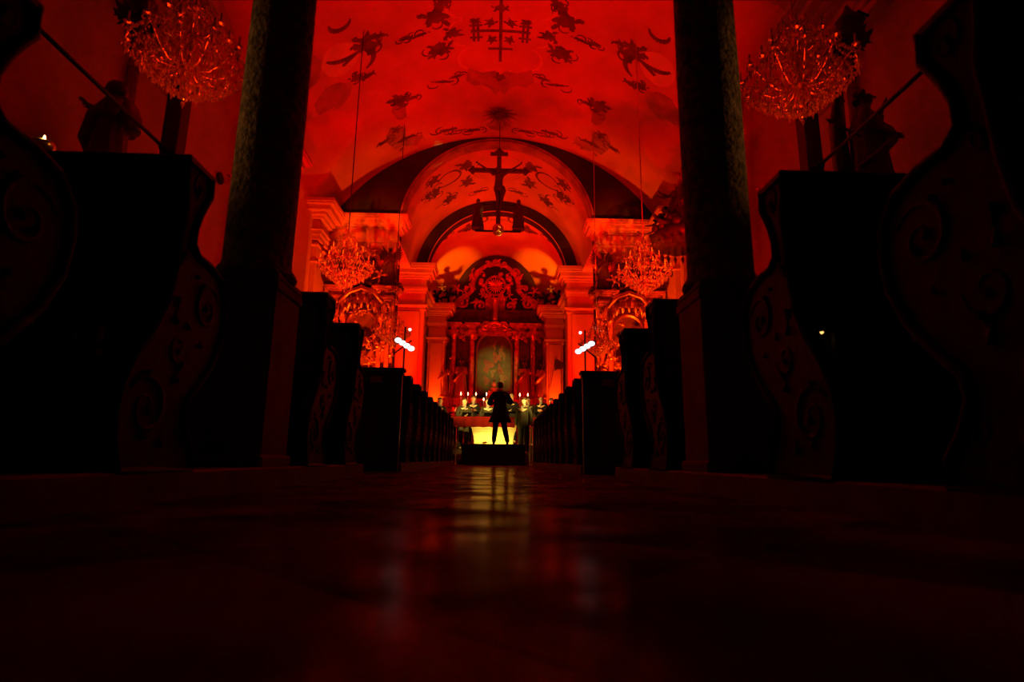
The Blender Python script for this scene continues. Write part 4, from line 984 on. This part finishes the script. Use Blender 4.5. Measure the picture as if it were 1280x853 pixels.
# upper storey: dark ledge, scroll frames and the round window of rays
ob('attic', MB().box(-2.4, 2.3, -.3, .5, 6.12, 6.2).box(-2.2, 2.1, -.15, .5, 6.2, 6.65).box(-2.3, 2.2, -.25, .5, 6.65, 6.75), 'darkmarble', A, .01)
m = MB().lathe([(.17, 6.2), (.15, 6.3), (.15, 7.15), (.19, 7.2), (.2, 7.3)], 12, (0, -.35, 0), lambda a, z: 1+.06*math.cos(8*a)); ob('reliquary_pillar', m, 'gild', A)
m = MB()
for s in (-1, 1):
    m.tube([(s*2.1, 0, 6.8), (s*1.85, 0, 7.3), (s*1.5, 0, 7.5), (s*1.2, 0, 7.8), (s*1.15, 0, 8.3), (s*.95, 0, 8.8), (s*.5, 0, 9.15), (0, 0, 9.25)], [.16, .14, .12, .12, .13, .12, .1, .12], 8)
    scroll(m, (s*1.7, -.05, 7.15), .33, 1.4, .09, 1.2, s, 'xz', 1); scroll(m, (s*1.0, -.05, 8.75), .25, 1.3, .08, 2, -s, 'xz', 1); scroll(m, (s*.75, -.05, 7.0), .3, 1.3, .09, 4, s, 'xz', 1)
m.box(-.5, .5, 0, .3, 6.75, 7.4); 
ob('scroll_frame', m, 'redmarble', A)
m = MB(); n = 24
for i in range(n): a = 2*PI*i/n; m.tube([(.5*math.cos(a), -.1, 8.05+.5*math.sin(a)), (.5*math.cos(a+2*PI/n), -.1, 8.05+.5*math.sin(a+2*PI/n))], .06, 6)
ob('oculus_ring', m, 'redmarble', A)
m = MB()
for i in range(20): a = 2*PI*i/20; leaf(m, (.1*math.cos(a), -.12, 8.05+.1*math.sin(a)), (math.cos(a), 0, math.sin(a)), .32+.08*(i % 2), .03, .01)
m.ball((0, -.2, 8.05), .09, 8, 6, 1, 1, 1.3)
for s in (-1, 1): leaf(m, (0, -.2, 8.08), (s, 0, .4), .4, .12, .03)
ob('dove_glory', m, 'gild', A)
m = MB(); rnd = random.Random(77)
for i in range(22):
    a = rnd.random()*2*PI; r = .62+.2*rnd.random(); m.ball((r*math.cos(a), -.1, 8.05+r*math.sin(a)), .1+.06*rnd.random(), 7, 5)
stuff(ob('clouds', m, 'gildfig', A))
m = MB()
for (x, z, s_, a) in ((-.75, 8.75, .24, .5), (.8, 8.7, .24, -.5), (-1.2, 7.9, .3, .6), (1.25, 7.85, .3, -.5), (-1.9, 7.75, .38, .7), (1.95, 7.7, .38, -.7), (-1.45, 7.45, .3, .2), (1.5, 7.4, .3, -.3), (-.65, 7.5, .25, .3), (.7, 7.5, .25, -.3), (-2.2, 7.15, .4, .3), (2.1, 7.1, .4, -.3)): cherub(A, x, -.3, z, s_, a)
m = MB(); foliage(m, [(-1.2, 8.5), (1.2, 8.5), (0, 9.3), (-.4, 9.2), (.4, 9.2), (-1.5, 7.9), (1.5, 7.9), (-1.0, 7.2), (1.0, 7.2), (-.25, 7.5), (.25, 7.5)], .16, 13, -.15)
for i in range(9): a = PI*(i+.5)/9; leaf(m, (0, 0, 9.25), (math.cos(a), 0, math.sin(a)), .3, .05, .02)
stuff(ob('crest', m, 'gildfig', A))
# tabernacle
T_ = thing('tabernacle', 'red and gold domed tabernacle standing in front of the altar painting', 'tabernacle', (-.05, 27.2, 1.9))
ob('body', MB().box(-.42, .42, -.3, .3, 0, .85).box(-.6, .6, -.2, .3, 0, .5), 'redmarble', T_, .015)
ob('door', MB().prism(arch_poly(.2, .08, .5), 'y', -.33, -.29), 'gild', T_)
for x in (-.42, .42, -.3, .3): ob('column', MB().lathe([(.05, 0), (.04, .06), (.035, .75), (.055, .85)], 10, (x, -.33, 0)), 'redmarble', T_)
ob('dome', MB().box(-.5, .5, -.4, .3, .85, .95).lathe([(.42, .95), (.4, 1.05), (.3, 1.25), (.16, 1.4), (.14, 1.5), (.2, 1.52), (.2, 1.58), (.1, 1.6), (.09, 1.75), (.12, 1.8), (.02, 1.9)], 16), 'redmarble', T_)
m = MB(); foliage(m, [(-.5, 1.0), (.5, 1.0), (-.6, .6), (.6, .6), (0, 1.1), (-.62, .3), (.62, .3), (-.2, 1.3), (.2, 1.3)], .1, 21, -.3); stuff(ob('foliage', m, 'gild', T_))
ob('finial', MB().ball((0, 0, 1.95), .07, 8, 6).box(-.015, .015, -.01, .01, 1.95, 2.2).box(-.06, .06, -.01, .01, 2.1, 2.13), 'figure', T_)
# altar statues
statue('altar_statue', 'dark armoured statue at the left outer end of the high altar', (-2.5, 27.2, 3.08), .1, 1.55, 'staff', 'gildfig', 'figure', 11, group='statues of the high altar')
statue('altar_statue', 'robed statue between the two left columns of the high altar', (-1.65, 27.45, 3.08), .1, 1.75, 'pray', 'gildfig', 'figure', 12, group='statues of the high altar')
statue('altar_statue', 'robed statue between the two right columns of the high altar', (1.42, 27.45, 3.08), -.1, 1.7, 'staff', 'gildfig', 'figure', 13, group='statues of the high altar')
st = statue('altar_statue', 'statue waving a banner at the right outer end of the high altar', (2.25, 27.2, 3.08), -.1, 1.6, 'raise_', 'gildfig', 'figure', 14, group='statues of the high altar')
m = MB().tube([(.4, -.3, .3), (.72, -.3, 2.1)], .015, 6); ob('banner_pole', m, 'figure', st)
m = MB(); vs = []
for i in range(9):
    u = i/8; x = .66+.5*u; dz = .06*math.sin(u*6); vs += [(x, -.3+.05*math.sin(u*9), 1.95-.1*u+dz), (x, -.3+.05*math.sin(u*9+1), 1.35+.3*u*u+dz)]
ob('banner', m.add(vs, [(i*2, i*2+1, i*2+3, i*2+2) for i in range(8)], True), 'figure', st); bpy.data.objects[st.children[-1].name].modifiers.new('t', 'SOLIDIFY').thickness = .02
# candles on the high altar
for i, (x, y, h) in enumerate(((-1.39, 23.6, 1), (-1.10, 23.6, 1), (-.77, 23.6, 1), (-.34, 23.6, 1), (-.44, 23.2, .62), (1.04, 23.6, 1), (1.37, 23.6, 1))):
    t = thing('candlestick', ['leftmost tall candle of the four left of the altar axis', 'second tall candle from the left behind the choir', 'third tall candle from the left behind the choir', 'tall candle just left of the conductor', 'shorter candle beside the tall one just left of conductor', 'tall candle right of the conductor, the inner one', 'tall candle right of the conductor, the outer one'][i], 'candle', (x, y, .75 if y > 23.55 else .45), 0, 'lit candles behind the choir')
    zt = 1.98 if h == 1 else 2.02
    ob('stick', MB().lathe([(.1, 0), (.1, .03), (.03, .1), (.02, .3), (.04, .4), (.02, .5), (.018, zt-.5), (.05, zt-.45), (.015, zt-.42)], 10), 'brass', t)
    ob('candle', MB().tube([(0, 0, zt-.44), (0, 0, zt)], .02, 8), 'candle', t)
    ob('flame', MB().lathe([(.004, zt+.01), (.026, zt+.05), (.014, zt+.09), (.001, zt+.14)], 8), 'flame', t)

def side_altar(s, nm):
    t = thing('side_altar', f'gilded baroque side altar against the {nm} pier of the nave', 'altar', (s*4.35, 18.25, .30))
    ob('mensa', MB().box(-.95, .95, -.75, .1, 0, 1.0).box(-1.0, 1.0, -.8, .1, 1.0, 1.1), 'redmarble', t, .01)
    ob('predella', MB().box(-1.05, 1.05, -.2, .3, 1.1, 2.3).box(-1.12, 1.12, -.3, .3, 2.3, 2.45), 'redmarble', t, .01)
    ob('back_panel', MB().box(-1.0, 1.0, .1, .3, 2.45, 5.1), 'redmarble', t)
    for x in (-.85, -.6, .6, .85): col_part(t, x, -.12 if abs(x) < .7 else 0, 2.5, 4.85, .085)
    m = MB(); ent(m, -1.05, 1.05, -.05, .3, 4.85)
    for x in (-.75, .75): ent(m, x-.22, x+.22, -.28, .3, 4.85)
    ob('entablature', m, 'redmarble', t, .006)
    ob('painting', MB().prism(arch_poly(.42, 2.5, 4.1), 'y', .0, .12), 'canvas_r', t)
    m = MB(); arch_frame(m, .42, 2.5, 4.1, .09, .02, .12); m.tube([(-.7, -.3, 4.75), (-.4, -.34, 5.1), (0, -.36, 5.25), (.4, -.34, 5.1), (.7, -.3, 4.75)], [.05, .07, .09, .07, .05], 8)
    scroll(m, (-.5, -.33, 5.2), .2, 1.2, .05, 0, 1, 'xz', 1); scroll(m, (.5, -.33, 5.2), .2, 1.2, .05, PI, -1, 'xz', 1)
    for i in range(9): a = .2+(PI-.4)*i/8; m.tube([(.5*math.cos(a), -.2, 4.2+.5*math.sin(a)), (.62*math.cos(a), -.32, 4.3+.62*math.sin(a)), (.66*math.cos(a), -.28, 4.1+.5*math.sin(a))], [.05, .08, .03], 6)
    stuff(ob('gilded_drapery', m, 'gild', t))
    rnd = random.Random(30+s)
    m = MB(); foliage(m, [(rnd.uniform(-1.05, 1.05), rnd.uniform(2.6, 5.0)) for _ in range(30)]+[(x, 5.3+.1*rnd.random()) for x in (-.9, -.5, 0, .5, .9)], .1, 31+s, -.2); stuff(ob('foliage', m, 'gild', t))
    m = MB()
    for (x, z, sc, a) in ((-.7, 3.2, .3, .3), (.7, 3.3, .3, -.3), (-.35, 2.75, .26, .5), (.4, 2.8, .26, -.5), (-.8, 4.2, .26, 0), (.85, 4.3, .26, 0), (-.5, 5.65, .3, .4), (.55, 5.65, .3, -.4), (0, 5.6, .25, 0)): cherub(t, x, -.4, z, sc, a)
    ob('attic', MB().box(-1.25, 1.25, -.35, .3, 5.35, 5.45).box(-.6, .6, -.1, .3, 5.45, 6.35, -.1, 0), 'darkmarble', t, .01)
    m = MB()
    m.tube([(-1.0, -.1, 5.5), (-.8, -.1, 5.95), (-.5, -.1, 6.15), (-.35, -.1, 6.5), (0, -.1, 6.62), (.35, -.1, 6.5), (.5, -.1, 6.15), (.8, -.1, 5.95), (1.0, -.1, 5.5)], [.1, .09, .08, .08, .09, .08, .08, .09, .1], 8)
    foliage(m, [(-.9, 5.8), (.9, 5.8), (-.6, 6.15), (.6, 6.15), (0, 6.6), (-.3, 6.5), (.3, 6.5), (0, 6.1)], .13, 41+s, -.15); stuff(ob('crest', m, 'gildfig', t))
    a = statue('side_altar_statue', f'dark statue standing on top of the {nm} side altar, outer side', (s*4.35+s*.75, 18.1, 5.78), 0, 1.15, 'raise_', 'figure', 'figure', 50+s, group='statues on the side altars')
    b = statue('side_altar_statue', f'dark winged statue on top of the {nm} side altar, inner side', (s*4.35-s*.8, 18.1, 5.78), 0, 1.2, 'pray', 'figure', 'figure', 60+s, wings=True, group='statues on the side altars')
    # candle cross
    ob('altar_cross', MB().box(-.03, .03, -.6, -.56, 1.1, 1.9).box(-.2, .2, -.6, -.56, 1.55, 1.62), 'gild', t)
side_altar(-1, 'left'); side_altar(1, 'right')

# pulpit with its fringed sounding board on the right pier
t = thing('pulpit', 'dark carved pulpit with fringed canopy on the right wall, half behind the column', 'pulpit', (4.75, 13.45, 0))
m = MB(); m.lathe([(.1, 2.1), (.3, 2.3), (.55, 2.6), (.75, 2.8), (.78, 2.95), (.7, 3.0), (.72, 3.7), (.82, 3.78), (.8, 3.85)], 8); ob('basket', m, 'redmarble', t)
ob('back_board', MB().box(.55, .95, -.5, .5, 3.0, 5.6), 'redmarble', t, .02)
m = MB().lathe([(.3, 5.62), (.85, 5.5), (.9, 5.6), (.92, 5.72), (.8, 5.8), (.7, 5.86), (.5, 6.1), (.4, 6.5), (.3, 6.8), (.2, 6.9), (.2, 7.05), (.05, 7.2)], 8); ob('sounding_board', m, 'darkmarble', t)
m = MB()
for i in range(28): a = 2*PI*i/28; m.octa((.86*math.cos(a), .86*math.sin(a), 5.42), .05, .24)
stuff(ob('fringe', m, 'figure', t))
m = MB(); rnd = random.Random(9)
for i in range(26):
    a = rnd.random()*2*PI; z = rnd.uniform(5.8, 6.9); r = .85-(z-5.8)*.55
    leaf(m, (r*math.cos(a), r*math.sin(a), z), (math.cos(a), math.sin(a), rnd.uniform(-.6, .9)), .38, .1, .03, (0, 0, 1))
    m.ball((r*math.cos(a+.3), r*math.sin(a+.3), z), .1, 7, 5)
for a in (0, 1.3, 2.6, 3.9, 5.2): cherub(t, .55*math.cos(a), .55*math.sin(a), 6.2, .3, a*.1, 'figure')
cherub(t, 0, 0, 7.35, .35, 0)
stuff(ob('foliage', m, 'figure', t))
# added lanterns under the gallery, out of view, warming the outer column edges
for s, nm in ((-1, 'left'), (1, 'right')):
    t = thing('wall_lantern', f'small warm lantern on the {nm} wall below the organ gallery', 'lamp', (s*5.7, 3.0, 2.6))
    ob('cage', MB().lathe([(.02, -.15), (.08, -.1), (.1, .1), (.03, .18)], 6), 'brass', t)
    ob('bulb', MB().ball((-s*.14, 0, 0), .03, 8, 6), 'warmlamp', t)
    spot('lantern_light', (s*5.5, 3.0, 2.6), (s*1.3, 3.07, 2.2), 120, 22, (1, .33, .06), .9, .05)
